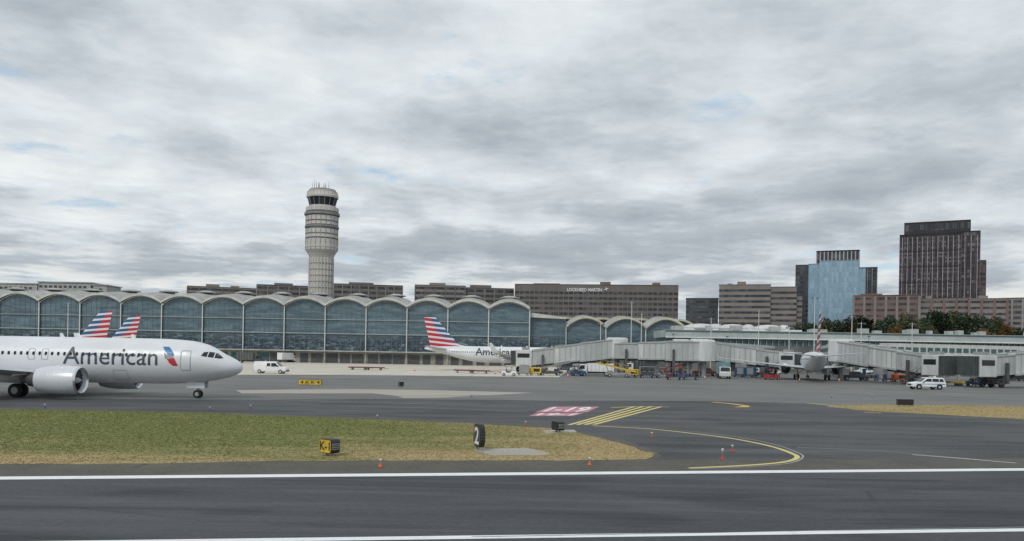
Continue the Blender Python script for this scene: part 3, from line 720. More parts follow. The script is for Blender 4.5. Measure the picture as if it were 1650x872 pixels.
# ---------------------------------------------------------------- skyline buildings
TH={}
def lx_(T,px,D):
    th,D0=TH[T.name]; phi=math.atan((px-CX)/F); return D/cos(th)*math.tan(phi-th)
def ly_(T,D): th,D0=TH[T.name]; return (D-D0)/cos(th)
def office(label,px0,px1,ytop,D,depth,wall,glass,fh,wfrac=.5,fins=None,finw=.5,finp=6,name='office_building',roofs=(),cat='building',parent=None,parapet=1.2,floors_from=10):
    ya=(px0+px1)/2; h=at(ya,ytop,D)[2]
    if parent is None:
        th=math.atan((ya-CX)/F); T=thing(name,label,cat,(D*math.tan(th),D,0),-th); TH[T.name]=(th,D)
    else: T=parent
    a=lx_(T,px0,D); b=lx_(T,px1,D); w=b-a; ox=(a+b)/2; oy=ly_(T,D)
    MB().box((ox,oy+depth/2,h/2),(w,depth,h)).build('wall',wall,T)
    z=h-parapet-fh*wfrac
    while z>floors_from:
        MB().box((ox,oy+depth/2,z+fh*wfrac/2),(w+.1,depth+.1,fh*wfrac)).build('window_band',glass,T); z-=fh
    if fins:
        mb=MB(); n=max(2,int(w/finp)); 
        for k in range(n+1): mb.box((ox-w/2+k*w/n,oy-.12,h/2-.3),(finw,.28,h-.6))
        nd=max(1,int(depth/finp))
        for k in range(1,nd+1):
            for sx in (-1,1): mb.box((ox+sx*(w/2+.12),oy+k*depth/nd-.3,h/2-.35),(.28,finw,h-.7))
        mb.build('facade_ribbing',fins,T)
    MB().box((ox,oy+depth/2,h+.15),(w+.6,depth+.6,.3)).build('parapet',wall,T)
    for (q0,q1,yt) in roofs:
        aa=lx_(T,q0,D+6);bb=lx_(T,q1,D+6); hh=at((q0+q1)/2,yt,D+6)[2]-h
        MB().box(((aa+bb)/2,oy+10,h+.3+hh/2),(bb-aa,8,hh)).build('rooftop_unit',wall,T)
    return T,h
office('low brown office block behind the terminal roof, leftmost of the skyline',300,411,463,640,30,'brown_light','office_glass',3.8,.5,'brown_wall',.8,8,roofs=((330,352,459),(370,384,461)))
office('brown office block immediately left of the control tower',412,498,460,600,30,'brown_wall','office_glass',3.8,.45,'brown_light',.8,7,roofs=((440,470,457),))
office('brown office block immediately right of the control tower',536,647,459,600,30,'brown_wall','office_glass',3.8,.5,'brown_light',.7,6,roofs=((560,600,456),))
T_,h_=office('stepped brown office block between the tower and the widest office block',667,748,460,620,34,'brown_light','office_glass',3.9,.5,'brown_wall',.7,7,roofs=((690,716,456.5),))
office('',748,826,464,622,34,'brown_wall','office_glass',3.9,.5,'brown_light',.7,7,parent=T_,roofs=((756,790,459.5),))
TB,hB=office('widest brown office block with white company lettering on its top band',828,1091,459,600,42,'brown_wall','office_glass',3.9,.5,'brown_light',.35,3.6,parapet=5.2,roofs=((858,900,456.5),(965,982,455),(1050,1062,457)))
V,Fc=text('LOCKHEED MARTIN',.02)
xa_=lx_(TB,912,600);xb_=lx_(TB,968,600); za_=at(939,469.5,599)[2]; zb_=at(939,464,599)[2]
me=bpy.data.meshes.new('company_lettering'); me.from_pydata([(xa_+(xb_-xa_)*q[0],-.5,za_+(zb_-za_)*q[1]) for q in V],[],Fc); me.materials.append(M['white']); o=bpy.data.objects.new('company_lettering',me); COL.objects.link(o); o.parent=TB
ox_=lx_(TB,974,600); zc_=at(974,465.5,599)[2]
MB().add([(ox_-2.4,-.5,zc_-1.2),(ox_+.2,-.5,zc_+.2),(ox_+.1,-.5,zc_+2),(ox_+.7,-.5,zc_+.4),(ox_+2.6,-.5,zc_+.3),(ox_+.9,-.5,zc_-.3),(ox_+.9,-.5,zc_-1.6),(ox_+.2,-.5,zc_-.4)],[(0,1,2,3,4,5,6,7)]).build('company_emblem','white',TB,norm=False)
office('small dark banded office block between the two brown ones',1104,1156,481,560,30,'charcoal_wall','office_glass',3.6,.4,parapet=1.5)
T7,_=office('brown banded office block with stepped ends left of the glass towers',1157,1240,459,540,36,'brown_light','office_glass',3.7,.42,parapet=3,roofs=((1186,1200,454.5),(1170,1178,457)))
office('',1240,1282,464,542,36,'brown_light','office_glass',3.7,.42,parapet=3,parent=T7)
office('',1282,1291,480,545,36,'brown_light','office_glass',3.7,.42,parapet=2,parent=T7)
TG,_=office('blue glass high rise with dark slatted crown and darker wings',1318,1381,420,560,34,'fin_blue','blue_glass',3.6,.92,'fin_blue',.3,3.1,name='glass_tower',parapet=.3)
office('',1301,1320,424,563,30,'fin_blue','blue_glass',3.6,.92,'fin_blue',.3,3,parent=TG,parapet=.3)
office('',1381,1392,434,562,30,'fin_blue','blue_glass',3.6,.92,'fin_blue',.3,3,parent=TG,parapet=.3)
office('',1280,1316,425,585,30,'charcoal_wall','office_glass',3.5,.6,'charcoal_wall',.5,3,parent=TG)
office('',1380,1411,433,585,30,'charcoal_wall','office_glass',3.5,.6,'fin_grey',.5,3,parent=TG)
office('',1313,1382,404,572,24,'dark_wall','office_glass',7,.7,'fin_pale',.7,2.4,parent=TG,floors_from=70)
TK,_=office('tall dark brick high rise with set back top and stepped right side',1447,1546,377,540,40,'dark_wall','office_glass_dark',3.5,.66,'fin_red',.55,2.5,name='dark_tower',parapet=.6)
office('',1546,1576,377,543,34,'dark_wall','office_glass_dark',3.5,.66,'fin_red',.55,2.5,parent=TK,parapet=.6)
office('',1576,1586,424,546,30,'brick_wall','office_glass_dark',3.5,.66,'fin_red',.55,2.5,parent=TK,parapet=.6)
office('',1454,1560,358,548,28,'dark_wall','office_glass',9,.5,'dark_wall',.5,3,parent=TK,floors_from=90)
zt_=at(1500,379,540)[2]; xk0=lx_(TK,1447,540); xk1=lx_(TK,1546,540)
nk=int((xk1-xk0)/3.0)
for k in range(nk):
    xk=xk0+(k+.5)*(xk1-xk0)/nk
    MB().box((xk,-.30,zt_/2+6),(.34,.2,zt_-14)).build('pilaster','fin_pale',TK)
xk2=lx_(TK,1576,543); nk=int((xk2-xk1)/3.0)
for k in range(nk):
    xk=xk1+(k+.6)*(xk2-xk1)/nk
    MB().box((xk,ly_(TK,543)-.30,zt_/2+6),(.34,.2,zt_-14)).build('pilaster','fin_pale',TK)
zz_=zt_
while zz_>12:
    MB().box(((xk0+xk1)/2,-.24,zz_),(xk1-xk0+.4,.6,.35)).build('floor_ledge','dark_wall',TK); zz_-=10.5
TQ,_=office('long low reddish brown building at the foot of the dark tower',1374,1480,476,500,30,'brick_wall','office_glass',3.6,.4,'brown_light',1.4,6,roofs=((1385,1420,473.5),))
office('',1480,1560,484,503,30,'brown_light','office_glass',3.6,.4,'brick_wall',1.4,6,parent=TQ,roofs=((1490,1500,480),))
office('',1560,1622,486,500,30,'brown_light','office_glass',3.6,.4,'brick_wall',1.4,6,parent=TQ,roofs=((1575,1590,482),))
office('pale banded apartment block at the right edge of the picture',1612,1700,480,470,30,'brown_light','office_glass',3.2,.5,'fin_grey',1.0,5)
# ---------------------------------------------------------------- trees
def crown_mesh(seed,mat,R=5.2,Hc=10,n=2600):
    rr=random.Random(seed); V=[];Fc=[];bl=[]
    for k in range(17):
        a=rr.uniform(0,2*PI); q=rr.random()**.5; zz=rr.uniform(.05,.97); rad=R*(1-abs(zz-.35)*1.25)*q
        bl.append((rad*cos(a),rad*sin(a),2.2+zz*(Hc+1),rr.uniform(1.0,2.1)))
    for i in range(n):
        b=bl[rr.randrange(17)]; d=Vector((rr.gauss(0,1),rr.gauss(0,1),rr.gauss(0,.8))); d.normalize(); d*=b[3]*rr.uniform(.5,1.2)
        c=Vector(b[:3])+d; s=rr.uniform(.14,.34); u=Vector((rr.gauss(0,1),rr.gauss(0,1),rr.gauss(0,1))).normalized(); w=u.orthogonal().normalized()
        k=len(V); V+=[tuple(c+u*s),tuple(c+w*s),tuple(c-u*s),tuple(c-w*s)]; Fc.append((k,k+1,k+2,k+3))
    me=bpy.data.meshes.new('crown'); me.from_pydata(V,[],Fc); me.materials.append(M[mat]); return me,bl
variants=[]
for sd_,mt in ((1,'leaf_dark'),(2,'leaf_dark'),(3,'leaf_mid'),(4,'leaf_autumn')):
    me,bl=crown_mesh(sd_,mt)
    mb=MB().tube((0,0,0),(.1,0,4),.38,.26).tube((.1,0,4),(0,.1,10.5),.26,.06)
    for b in bl[:9]: mb.tube((0,0,min(b[2]-1.8,7)),b[:3],.14,.03,n=5)
    tm=mb.build('trunk','bark'); variants.append((me,tm.data)); bpy.data.objects.remove(tm)
tl=[(1297,521,0,1.0),(1312,519,1,1.1),(1330,516,2,1.1),(1350,514,1,1.1),(1369,512,2,1.05),(1392,510,0,1.1),(1415,514,1,1.0),(1436,507,1,1.25),(1462,508,2,1.25),(1488,511,1,1.1),(1510,500,0,1.35),(1535,505,2,1.3),(1560,507,0,1.3),(1583,507,1,1.3),(1604,514,2,1.1),(1622,526,3,.8),(1532,534,3,.5),(1445,528,3,.6),(1640,532,2,.6),(1378,530,3,.5),(1500,528,2,.7),(1585,532,3,.5)]
nth='first second third fourth fifth sixth seventh eighth ninth tenth eleventh twelfth thirteenth fourteenth fifteenth sixteenth seventeenth eighteenth nineteenth twentieth twenty-first twenty-second'.split()
order=sorted(range(len(tl)),key=lambda i:tl[i][0])
for i,(px,yt,v,sc) in enumerate(tl):
    D=(400 if sc>.9 else 375)+(i%4)*7; p=at(px,yt,D); k=p[2]/13.6
    o=thing('tree',('dark green','dark green','olive green','orange brown autumn')[v]+' tree behind the right concourse, '+nth[order.index(i)]+' from the left','tree',(p[0],D,0),rr.uniform(0,6),'trees behind the concourse')
    o.scale=(k*rr.uniform(.8,1.05),)*2+(k,)
    c=bpy.data.objects.new('crown',variants[v][0]); COL.objects.link(c); c.parent=o
    c=bpy.data.objects.new('trunk',variants[v][1]); COL.objects.link(c); c.parent=o
# ---------------------------------------------------------------- jet bridges
def bridge(label,A,B,za,zb,w=3.0,h=3.1,cab=True,rot=True,flip=1):
    dx,dy=B[0]-A[0],B[1]-A[1]; L=math.hypot(dx,dy); T=thing('jet_bridge',label,'jet bridge',(A[0],A[1],0),math.atan2(dy,dx),'jet bridges at the gates')
    def sect(f0,f1,w,h,name,mat):
        x0,x1=L*f0,L*f1; z0,z1=za+(zb-za)*f0,za+(zb-za)*f1
        o=MB().slant(x0,z0,x1,z1,w,h).build(name,mat,T)
        mb=MB(); n=max(2,int((x1-x0)/1.15))
        for k in range(n+1):
            f=k/n; x=x0+(x1-x0)*f; z=z0+(z1-z0)*f
            for sy in (-1,1): mb.box((x,sy*(w/2+.04),z),(.13,.08,h-.1))
        for sy in (-1,1):
            mb.slant(x0,z0+h/2-.05,x1,z1+h/2-.05,.18,.22,y=sy*(w/2+.06)); mb.slant(x0,z0-h/2+.05,x1,z1-h/2+.05,.2,.34,y=sy*(w/2+.06))
        mb.build('panel_ribbing','bridge_rib',o)
        MB().slant(x0+.2,z0-h/2-.3,x1-.2,z1-h/2-.3,w*.7,.4).build('underframe','dark_steel',o)
        MB().slant(x0+.2,z0+h/2+.12,x1-.2,z1+h/2+.12,.5,.2).build('cable_tray','steel',o)
        return o
    sect(0,.40,w+.9,h+.8,'outer_tunnel','bridge_grey'); sect(.38,.72,w+.45,h+.4,'middle_tunnel','bridge_white'); sect(.70,1,w,h,'inner_tunnel','bridge_grey')
    if rot:
        r=MB().lathe([(2.4,za-h/2-.5),(2.4,za+h/2+.5),(2.0,za+h/2+.9)],20,(-1.2,0,0)).build('rotunda','bridge_white',T,smooth=True)
        MB().tube((-1.2,0,0),(-1.2,0,za-h/2-.5),.5,n=14).build('support_column','steel',r,smooth=True)
    if cab:
        c=MB().box((L+1.6,0,zb-.1),(3.4,3.9,3.5)).build('cab','bridge_white',T,bevel=.12)
        MB().box((L+1.7,0,zb+.45),(2.6,3.98,.9)).build('cab_window','dark_glass',c)
        mb=MB()
        for k in range(5): mb.box((L+3.45+k*.2,0,zb-.05),(.22,3.4-.12*(k%2),3.1-.12*(k%2)))
        mb.build('bellows','bellows',c)
        MB().box((L+1.2,0,zb+1.95),(1.6,1.6,.6)).build('air_unit','steel',c)
    for fx in ((.86,) if cab else (.3,.86)):
        xw=L*fx; zf=za+(zb-za)*fx-h/2
        g=MB()
        for sy in (-1,1): g.box((xw,sy*2.1,(zf+1.6)/2+.5),(.5,.4,zf+1.6-.4))
        g.box((xw,0,zf-.55),(.6,4.5,.45)).box((xw,0,.75),(1.1,2.6,.4)).box((xw,0,zf/2),(.25,4.2,.2)); lg=g.build('lift_column','dark_steel',T)
        for sy in (-1,1): MB().lathe([(.25,-.2),(.48,-.2),(.52,0),(.48,.2),(.25,.2)],18,(xw,sy*1.0,.52),'y').build('tyre','rubber',lg,smooth=True)
    MB().box((L*.55,-(w/2+.5),za+(zb-za)*.55-h/2-.9),(2.6,.9,1.1)).build('power_box','steel',T)
    sx=L-.3; st=MB(); n=12
    for k in range(n):
        f=k/n; st.box((sx-3.4+3.4*f,-flip*(w/2+.7),.2+f*(zb-h/2)),(.32,.9,.06))
    for yy in (-.45,.45):
        st.slant(sx-3.4,.15,sx,zb-h/2,.06,.16,y=-flip*(w/2+.7)+yy); st.slant(sx-3.4,1.15,sx,zb-h/2+1,.05,.05,y=-flip*(w/2+.7)+yy)
        for k in range(5): f=k/4; st.box((sx-3.4+3.4*f,-flip*(w/2+.7)+yy,.65+f*(zb-h/2-.15)),(.05,.05,1.0))
    st.build('service_stair','dark_steel',T)
    MB().tube((L*.3,0,za+(zb-za)*.3+h/2),(L*.3,0,za+(zb-za)*.3+h/2+2.0),.05).box((L*.3,0,za+(zb-za)*.3+h/2+2.0),(.5,.25,.2)).build('flood_lamp','dark_steel',T)
    return T
def X(px,D): return ((px-825)/1300*D,D)
bridge('sloping jet bridge at the nose of the side on parked airliner',X(985,174),X(856,174),5.6,3.4)
bridge('long level white jet bridge in the middle of the apron',X(1125,170),X(990,172),5.4,5.2,cab=False,h=3.1)
bridge('sloping jet bridge reaching left side of the airliner seen from behind',X(1135,185),X(1262,172),5.9,3.9)
bridge('long jet bridge right of the tail on airliner, sloping down towards the right',X(1362,158),X(1500,138),5.8,3.6,h=3.0)
bridge('rightmost jet bridge running out of the picture with its cab facing left',X(1700,136),X(1590,132),4.7,3.6)
bridge('partly hidden jet bridge sloping behind the level middle bridge',X(1090,212),X(960,208),6.4,5.0,h=2.9)
def walkway(label,A,B,z,h=3.2,w=3.0,legs=3):
    dx,dy=B[0]-A[0],B[1]-A[1]; L=math.hypot(dx,dy); T=thing('fixed_walkway',label,'walkway',(A[0],A[1],0),math.atan2(dy,dx))
    MB().box((L/2,0,z),(L,w,h)).build('tunnel','offwhite',T)
    for k in range(int(L/2)): 
        for sy in (-1,1): MB().box((1+2*k,sy*(w/2+.02),z+.3),(1.5,.06,1.0)).build('window','teal_band',T)
    for k in range(legs): MB().tube((L*(k+.5)/legs,0,0),(L*(k+.5)/legs,0,z-h/2),.3,n=12).build('support_column','steel',T,smooth=True)
walkway('raised walkway joining the arched wing to the middle jet bridges',X(1040,236),X(1128,178),6.0)
walkway('raised walkway from the flat concourse to the tail on airliner gate',X(1240,238),X(1138,188),6.2)
walkway('raised walkway from the flat concourse to the right hand bridge',X(1330,238),X(1360,162),6.2)
walkway('high walkway parallel to the concourse behind the right hand bridge',X(1425,175),X(1700,190),6.3,legs=6)
# ---------------------------------------------------------------- light masts
def mast(px,ytop,D,label):
    p=at(px,ytop,D); h=p[2]; T=thing('light_mast',label,'light mast',(p[0],D,0),0,'tall apron masts')
    MB().tube((0,0,0),(0,0,h),.17,.08,n=8).build('pole','post_white',T,smooth=True)
    MB().box((0,0,.3),(.7,.7,.6)).build('base','beige_wall',T)
    MB().box((0,0,h-.3),(1.8,.12,.12)).build('crossarm','steel',T)
    for q in (-.7,.7): MB().box((q,-.2,h-.45),(.45,.4,.25)).build('floodlight','dark_steel',T)
for a in ((110,488,240,'slim white light mast in front of the leftmost terminal bays'),(1018,486,230,'slim mast rising above the cream rimmed arches'),(1034,505,215,'short mast beside the tallest mast at the middle jet bridges'),(1272,526,205,'mast left of the airliner seen from behind'),(1373,508,200,'slim mast right of the airliner seen from behind'),(1388,519,190,'mast with lamps above the right walkway'),(1313,478,225,'tallest mast directly above the tail on airliner fin'),(968,520,200,'mast over the joint of the middle jet bridges'),(1146,512,210,'mast in front of the shallow domes'),(1223,500,235,'mast left of the glass high rise rising over the flat concourse'),(1470,520,210,'mast in front of the trees left of the dark tower base')): mast(*a)
# ---------------------------------------------------------------- vehicles
def wheel(T,x,y,r,w=.24):
    o=MB().lathe([(r*.55,-w/2),(r*.9,-w/2),(r,-w*.3),(r,w*.3),(r*.9,w/2),(r*.55,w/2)],20,(x,y,r),'y').build('wheel','rubber',T,smooth=True)
    MB().lathe([(r*.55,-w/2-.01),(r*.5,w/2+.01)],12,(x,y,r),'y').build('rim','chrome',o)
def side_windows(T,polys,hw,tap,name='side_window'):
    for pp in polys:
        for sy in (-1,1):
            MB().add([(x,sy*(hw*tap(z)+.012),z) for x,z in pp],[tuple(range(len(pp)))]).build(name,'dark_glass',T,norm=False)
def van(label,loc,rz):
    T=thing('cargo_van',label,'van',loc,rz); hw=1.0; tap=lambda z: 1 if z<1.15 else 1-.13*(z-1.15)
    b=MB().prism([(-2.8,.42),(-2.82,1.2),(-2.76,1.95),(-2.6,2.08),(.75,2.1),(1.0,2.03),(1.78,1.28),(2.62,1.12),(2.8,.95),(2.82,.45)],-hw,hw,tap=tap).build('body','white',T,bevel=.035,smooth=True)
    side_windows(b,[[(.25,1.25),(1.5,1.25),(.98,1.85),(.25,1.85)],[(-.5,1.3),(.1,1.3),(.1,1.82),(-.5,1.82)]],hw,tap)
    MB().hexa([(1.80,-.86,1.30),(1.82,-.86,1.31),(1.82,.86,1.31),(1.80,.86,1.30),(1.06,-.8,2.0),(1.09,-.8,2.01),(1.09,.8,2.01),(1.06,.8,2.0)]).build('windscreen','dark_glass',b)
    MB().box((-2.83,0,.5),(.14,1.95,.22)).build('bumper','dark_steel',T); MB().box((2.85,0,.5),(.14,1.95,.25)).build('bumper','dark_steel',T)
    for sy in (-1,1):
        MB().box((2.80,sy*.75,.85),(.08,.3,.2)).build('headlight','lamp_glass',T); MB().box((-2.82,sy*.88,1.1),(.05,.14,.4)).build('tail_light','red',T)
        MB().box((1.45,sy*1.1,1.35),(.1,.16,.25)).build('mirror','black',T); MB().box((-.6,sy*1.005,.95),(.02,.02,1.0)).build('door_seam','outline',T)
        for x in (-1.75,1.85): wheel(T,x,sy*.9,.37)
    MB().tube((-1.0,0,2.08),(-1.0,0,2.3),.12,n=10).build('beacon','amber',T)
def suv(label,loc,rz,col='white',stripe=True,k=1):
    T=thing('patrol_car' if stripe else 'parked_car',label,'car',loc,rz); hw=.98; tap=lambda z: 1 if z<1.02 else 1-.22*(z-1.02)
    b=MB().prism([(-2.48,.4),(-2.5,.95),(-2.38,1.12),(-2.2,1.62),(-2.0,1.74),(.05,1.77),(.4,1.70),(1.15,1.12),(2.1,1.0),(2.4,.85),(2.47,.4)],-hw,hw,tap=tap).build('body',col,T,bevel=.05,smooth=True)
    side_windows(b,[[(-.35,1.16),(.82,1.16),(.3,1.57),(-.35,1.6)],[(-1.4,1.16),(-.45,1.16),(-.45,1.6),(-1.4,1.6)],[(-2.15,1.18),(-1.5,1.16),(-1.5,1.6),(-2.02,1.55)]],hw,tap)
    MB().hexa([(1.14,-.84,1.17),(1.18,-.84,1.18),(1.18,.84,1.18),(1.14,.84,1.17),(.46,-.74,1.68),(.5,-.74,1.69),(.5,.74,1.69),(.46,.74,1.68)]).build('windscreen','dark_glass',b)
    for sy in (-1,1):
        MB().box((2.4,sy*.72,.78),(.12,.36,.16)).build('headlight','lamp_glass',T); MB().box((-2.46,sy*.78,1.0),(.08,.3,.16)).build('tail_light','red',T)
        for x in (-1.5,1.5):
            wheel(T,x,sy*.88,.38)
            MB().lathe([(.44,sy*.97),(.44,sy*.985)],20,(x,0,.4),'y').build('wheel_arch','black',T)
        if stripe: MB().add([(-2.3,sy*.987,.76),(1.6,sy*.987,.76),(2.2,sy*.987,.84),(-2.3,sy*.987,.86)],[(0,1,2,3)]).build('side_stripe','aa_blue',T,norm=False)
        MB().box((.85,sy*1.05,1.12),(.16,.14,.14)).build('mirror','black',T)
    MB().box((2.48,0,.72),(.04,1.0,.22)).build('grille','black',T)
    if stripe: MB().box((-.3,0,1.83),(.3,1.1,.09),0).build('light_bar','dark_steel',T,bevel=.02)
GV='ground vehicles on the apron'
def tug(label,loc,rz,col):
    T=thing('baggage_tug',label,'tug',loc,rz,GV)
    MB().prism([(-1.4,.3),(-1.4,.95),(-.55,.95),(-.45,.6),(.35,.6),(.45,1.05),(1.35,.95),(1.45,.3)],-.75,.75).build('body',col,T,bevel=.03)
    MB().box((-.2,0,.75),(.5,1.1,.16)).box((-.45,0,1.05),(.12,1.1,.5)).build('seat','black',T)
    for x,y in ((-.55,-.68),(-.55,.68),(.5,-.68),(.5,.68)): MB().tube((x,y,.9),(x,y,1.95),.035,n=6).build('roof_post','dark_steel',T)
    MB().box((0,0,1.98),(1.4,1.5,.07)).build('roof',col,T)
    for x in (-.95,.95):
        for y in (-.68,.68): wheel(T,x,y,.3,.22)
def cart(label,loc,rz,col,load='blue'):
    T=thing('baggage_cart',label,'cart',loc,rz,GV)
    MB().box((0,0,.55),(3.0,1.5,.14)).build('deck','dark_steel',T)
    for x in (-1.45,0,1.45):
        for y in (-.7,.7): MB().tube((x,y,.6),(x,y,2.1),.035,n=6).build('frame_post','steel',T)
    MB().box((0,0,2.13),(3.15,1.65,.08)).build('roof',col,T)
    MB().box((-1.48,0,1.35),(.04,1.5,1.5)).build('end_panel',col,T)
    q=random.Random(label)
    for k in range(5): MB().box((-1.1+.55*k,q.uniform(-.2,.2),.62+.22),(.45,.8,.44+q.random()*.2)).build('suitcase',q.choice(['black','maroon','blue','dark_steel',load]),T)
    MB().box((1.9,0,.45),(.9,.08,.08)).build('drawbar','dark_steel',T)
    for x in (-1.05,1.05):
        for y in (-.6,.6): wheel(T,x,y,.24,.16)
def dolly(label,loc,rz,col):
    T=thing('flat_dolly',label,'trailer',loc,rz,GV)
    MB().box((0,0,.5),(4.4,1.7,.12)).box((0,-.8,.62),(4.4,.06,.14)).box((0,.8,.62),(4.4,.06,.14)).build('deck',col,T)
    for k in range(11): MB().tube((-2.0+.4*k,-.75,.6),(-2.0+.4*k,.75,.6),.05,n=6).build('roller','steel',T)
    MB().box((2.7,0,.42),(1.1,.08,.08)).build('drawbar','dark_steel',T)
    for x in (-1.4,1.4):
        for y in (-.65,.65): wheel(T,x,y,.22,.16)
def loader(label,loc,rz,col,rail='yellow'):
    T=thing('belt_loader',label,'belt loader',loc,rz,GV)
    MB().box((-.3,0,.62),(5.0,1.6,.5)).box((1.2,.5,1.05),(1.0,.6,.5)).build('chassis',col,T,bevel=.04)
    b=MB().slant(-3.8,1.1,3.8,2.7,.9,.3).build('conveyor',rail,T); MB().slant(-3.7,1.28,3.7,2.86,.7,.06).build('belt','rubber',b)
    for y in (-.3,.3): MB().tube((1.4,y,.8),(2.0,y,2.2),.07).build('lift_strut','steel',T)
    mb=MB()
    for k in range(6): mb.tube((-3+1.2*k,.5,1.3+.25*k),(-3+1.2*k,.5,2.1+.25*k),.025,n=5)
    mb.slant(-3,2.1,3,3.35,.05,.05,y=.5); mb.build('handrail',rail,T)
    for x in (-1.9,1.3):
        for y in (-.7,.7): wheel(T,x,y,.34,.25)
def boxtruck(label,loc,rz,box='white',cabc='white',lift=0,L=5.2,Hb=2.3):
    T=thing('service_truck',label,'truck',loc,rz,GV)
    MB().prism([(1.6,.5),(1.6,2.3),(2.9,2.35),(3.45,1.45),(3.6,1.2),(3.6,.5)],-1.05,1.05).build('cab',cabc,T,bevel=.05)
    for sy in (-1,1): MB().add([(2.1,sy*1.062,1.4),(3.25,sy*1.062,1.4),(2.85,sy*1.062,2.15),(2.1,sy*1.062,2.15)],[(0,1,2,3)]).build('side_window','dark_glass',T,norm=False)
    MB().hexa([(3.47,-.9,1.5),(3.5,-.9,1.5),(3.5,.9,1.5),(3.47,.9,1.5),(2.96,-.85,2.25),(3.0,-.85,2.25),(3.0,.85,2.25),(2.96,.85,2.25)]).build('windscreen','dark_glass',T)
    MB().box((-1.1,0,.7),(L,1.0,.25)).build('chassis','dark_steel',T)
    b=MB().box((-1.15,0,.9+lift+Hb/2),(L,2.3,Hb)).build('cargo_box',box,T,bevel=.04)
    mb=MB()
    for k in range(int(L/.8)): 
        for sy in (-1,1): mb.box((-1.15-L/2+.5+.8*k,sy*1.16,.9+lift+Hb/2),(.05,.03,Hb-.15))
    mb.build('panel_ribbing','bridge_rib',b)
    if lift: MB().slant(-3,.9,.8,.9+lift,.1,.14,y=.5).slant(-3,.9+lift,.8,.9,.1,.14,y=.5).slant(-3,.9,.8,.9+lift,.1,.14,y=-.5).slant(-3,.9+lift,.8,.9,.1,.14,y=-.5).build('scissor_lift','steel',T)
    for sy in (-1,1):
        MB().box((3.6,sy*.75,.85),(.06,.3,.2)).build('headlight','lamp_glass',T)
        for x in (-2.4,2.7): wheel(T,x,sy*.92,.42,.28)
def pickup(label,loc,rz,col):
    T=thing('pickup_truck',label,'pickup',loc,rz,GV); hw=.98; tap=lambda z: 1 if z<1.1 else 1-.2*(z-1.1)
    b=MB().prism([(-2.8,.5),(-2.8,1.12),(-.7,1.12),(-.62,1.78),(.75,1.82),(1.4,1.15),(2.6,1.02),(2.75,.8),(2.75,.5)],-hw,hw,tap=tap).build('body',col,T,bevel=.04,smooth=True)
    side_windows(b,[[(-.5,1.18),(1.2,1.18),(.7,1.68),(-.5,1.68)]],hw,tap)
    MB().box((-1.75,0,1.1),(1.9,1.6,.06)).build('cargo_bed','black',T)
    for sy in (-1,1):
        MB().box((2.7,sy*.75,.85),(.08,.3,.16)).build('headlight','lamp_glass',T)
        for x in (-1.8,1.8): wheel(T,x,sy*.88,.38)
def container(label,loc,rz,col):
    T=thing('cargo_container',label,'container',loc,rz,GV)
    MB().prism([(-.8,.5),(-.8,2.1),(1.2,2.1),(1.2,1.0),(.75,.5)],-.76,.76).build('shell',col,T)
    MB().box((0,0,.42),(2.4,1.6,.1)).build('base',"dark_steel",T); MB().box((0,-.775,1.35),(1.3,.02,1.3)).build('door_panel','steel',T)
    for x in (-.8,.8):
        for y in (-.6,.6): wheel(T,x,y,.2,.14)
def gpu(label,loc,rz,col):
    T=thing('ground_power_unit',label,'generator',loc,rz,GV)
    MB().box((0,0,1.0),(2.4,1.4,1.1)).build('housing',col,T,bevel=.06)
    MB().box((.3,-.71,1.05),(1.2,.03,.6)).build('grille','black',T); MB().tube((-.8,0,1.5),(-.8,0,1.85),.06).build('exhaust_pipe','dark_steel',T)
    MB().box((1.6,0,.45),(.9,.07,.07)).build('drawbar','dark_steel',T)
    for x in (-.75,.75):
        for y in (-.6,.6): wheel(T,x,y,.27,.18)
def cone(label,px,py):
    x,y=G(px,py); T=thing('traffic_cone',label,'traffic cone',(x,y,.004),0,'orange cones on the apron')
    MB().lathe([(.17,.03),(.04,.72)],14).build('cone','orange',T,smooth=True); MB().box((0,0,.015),(.42,.42,.03)).build('base','black',T); MB().lathe([(.125,.32),(.08,.52)],14,cap=False).build('reflective_collar','white',T)
def g3(px,py): x,y=G(px,py); return (x,y,.004)
DEG=math.radians
van('plain white cargo van driving on the apron right of the airliner nose',g3(437,602),0)
suv('white patrol car with blue side stripe on the taxiway at the right',g3(1492,627.5),PI,)
boxtruck('small white box truck in front of the terminal right of the cargo van',g3(464,584),DEG(60),'white','white')
boxtruck('dark box truck against the terminal wall left of the cargo van',g3(402,585),DEG(5),'dark_steel','charcoal_wall')
dolly('rust coloured flat trailer alone on the pale apron, left one of a coupled pair',g3(578,596),0,'maroon')
dolly('rust coloured flat trailer on the pale apron, right one of a coupled pair',g3(603,596.5),0,'maroon')
dolly('empty steel trailer beneath the tail of the side on parked airliner',g3(748,601),DEG(4),'maroon')
dolly('empty steel trailer just right of the one beneath the parked tail',g3(772,602),DEG(-4),'maroon')
tug('white tug at the left foot of the leftmost jet bridge',g3(820,606),0,'white')
container('silver container under the cab of the leftmost jet bridge',g3(843,605),0,'steel')
gpu('yellow generator under the leftmost jet bridge',g3(862,605),0,'yellow')
loader('dark belt loader under the leftmost jet bridge, facing right',g3(888,605),DEG(8),'dark_steel','steel')
tug('blue tug right of the leftmost jet bridge',g3(932,606),DEG(20),'blue')
boxtruck('white service truck facing left under the middle jet bridges',g3(958,606),PI,'white','white',Hb=1.6)
loader('yellow railed belt loader right of the white service truck, facing left',g3(993,608),DEG(175),'steel','yellow')
gpu('yellow generator beside the lift legs of the middle bridge',g3(1018,608),0,'yellow')
cart('baggage cart with grey roof left of the maroon cart pair',g3(1043,609),0,'steel')
cart('maroon roofed baggage cart, left one of a pair in front of the middle bridge',g3(1087,612.5),0,'maroon')
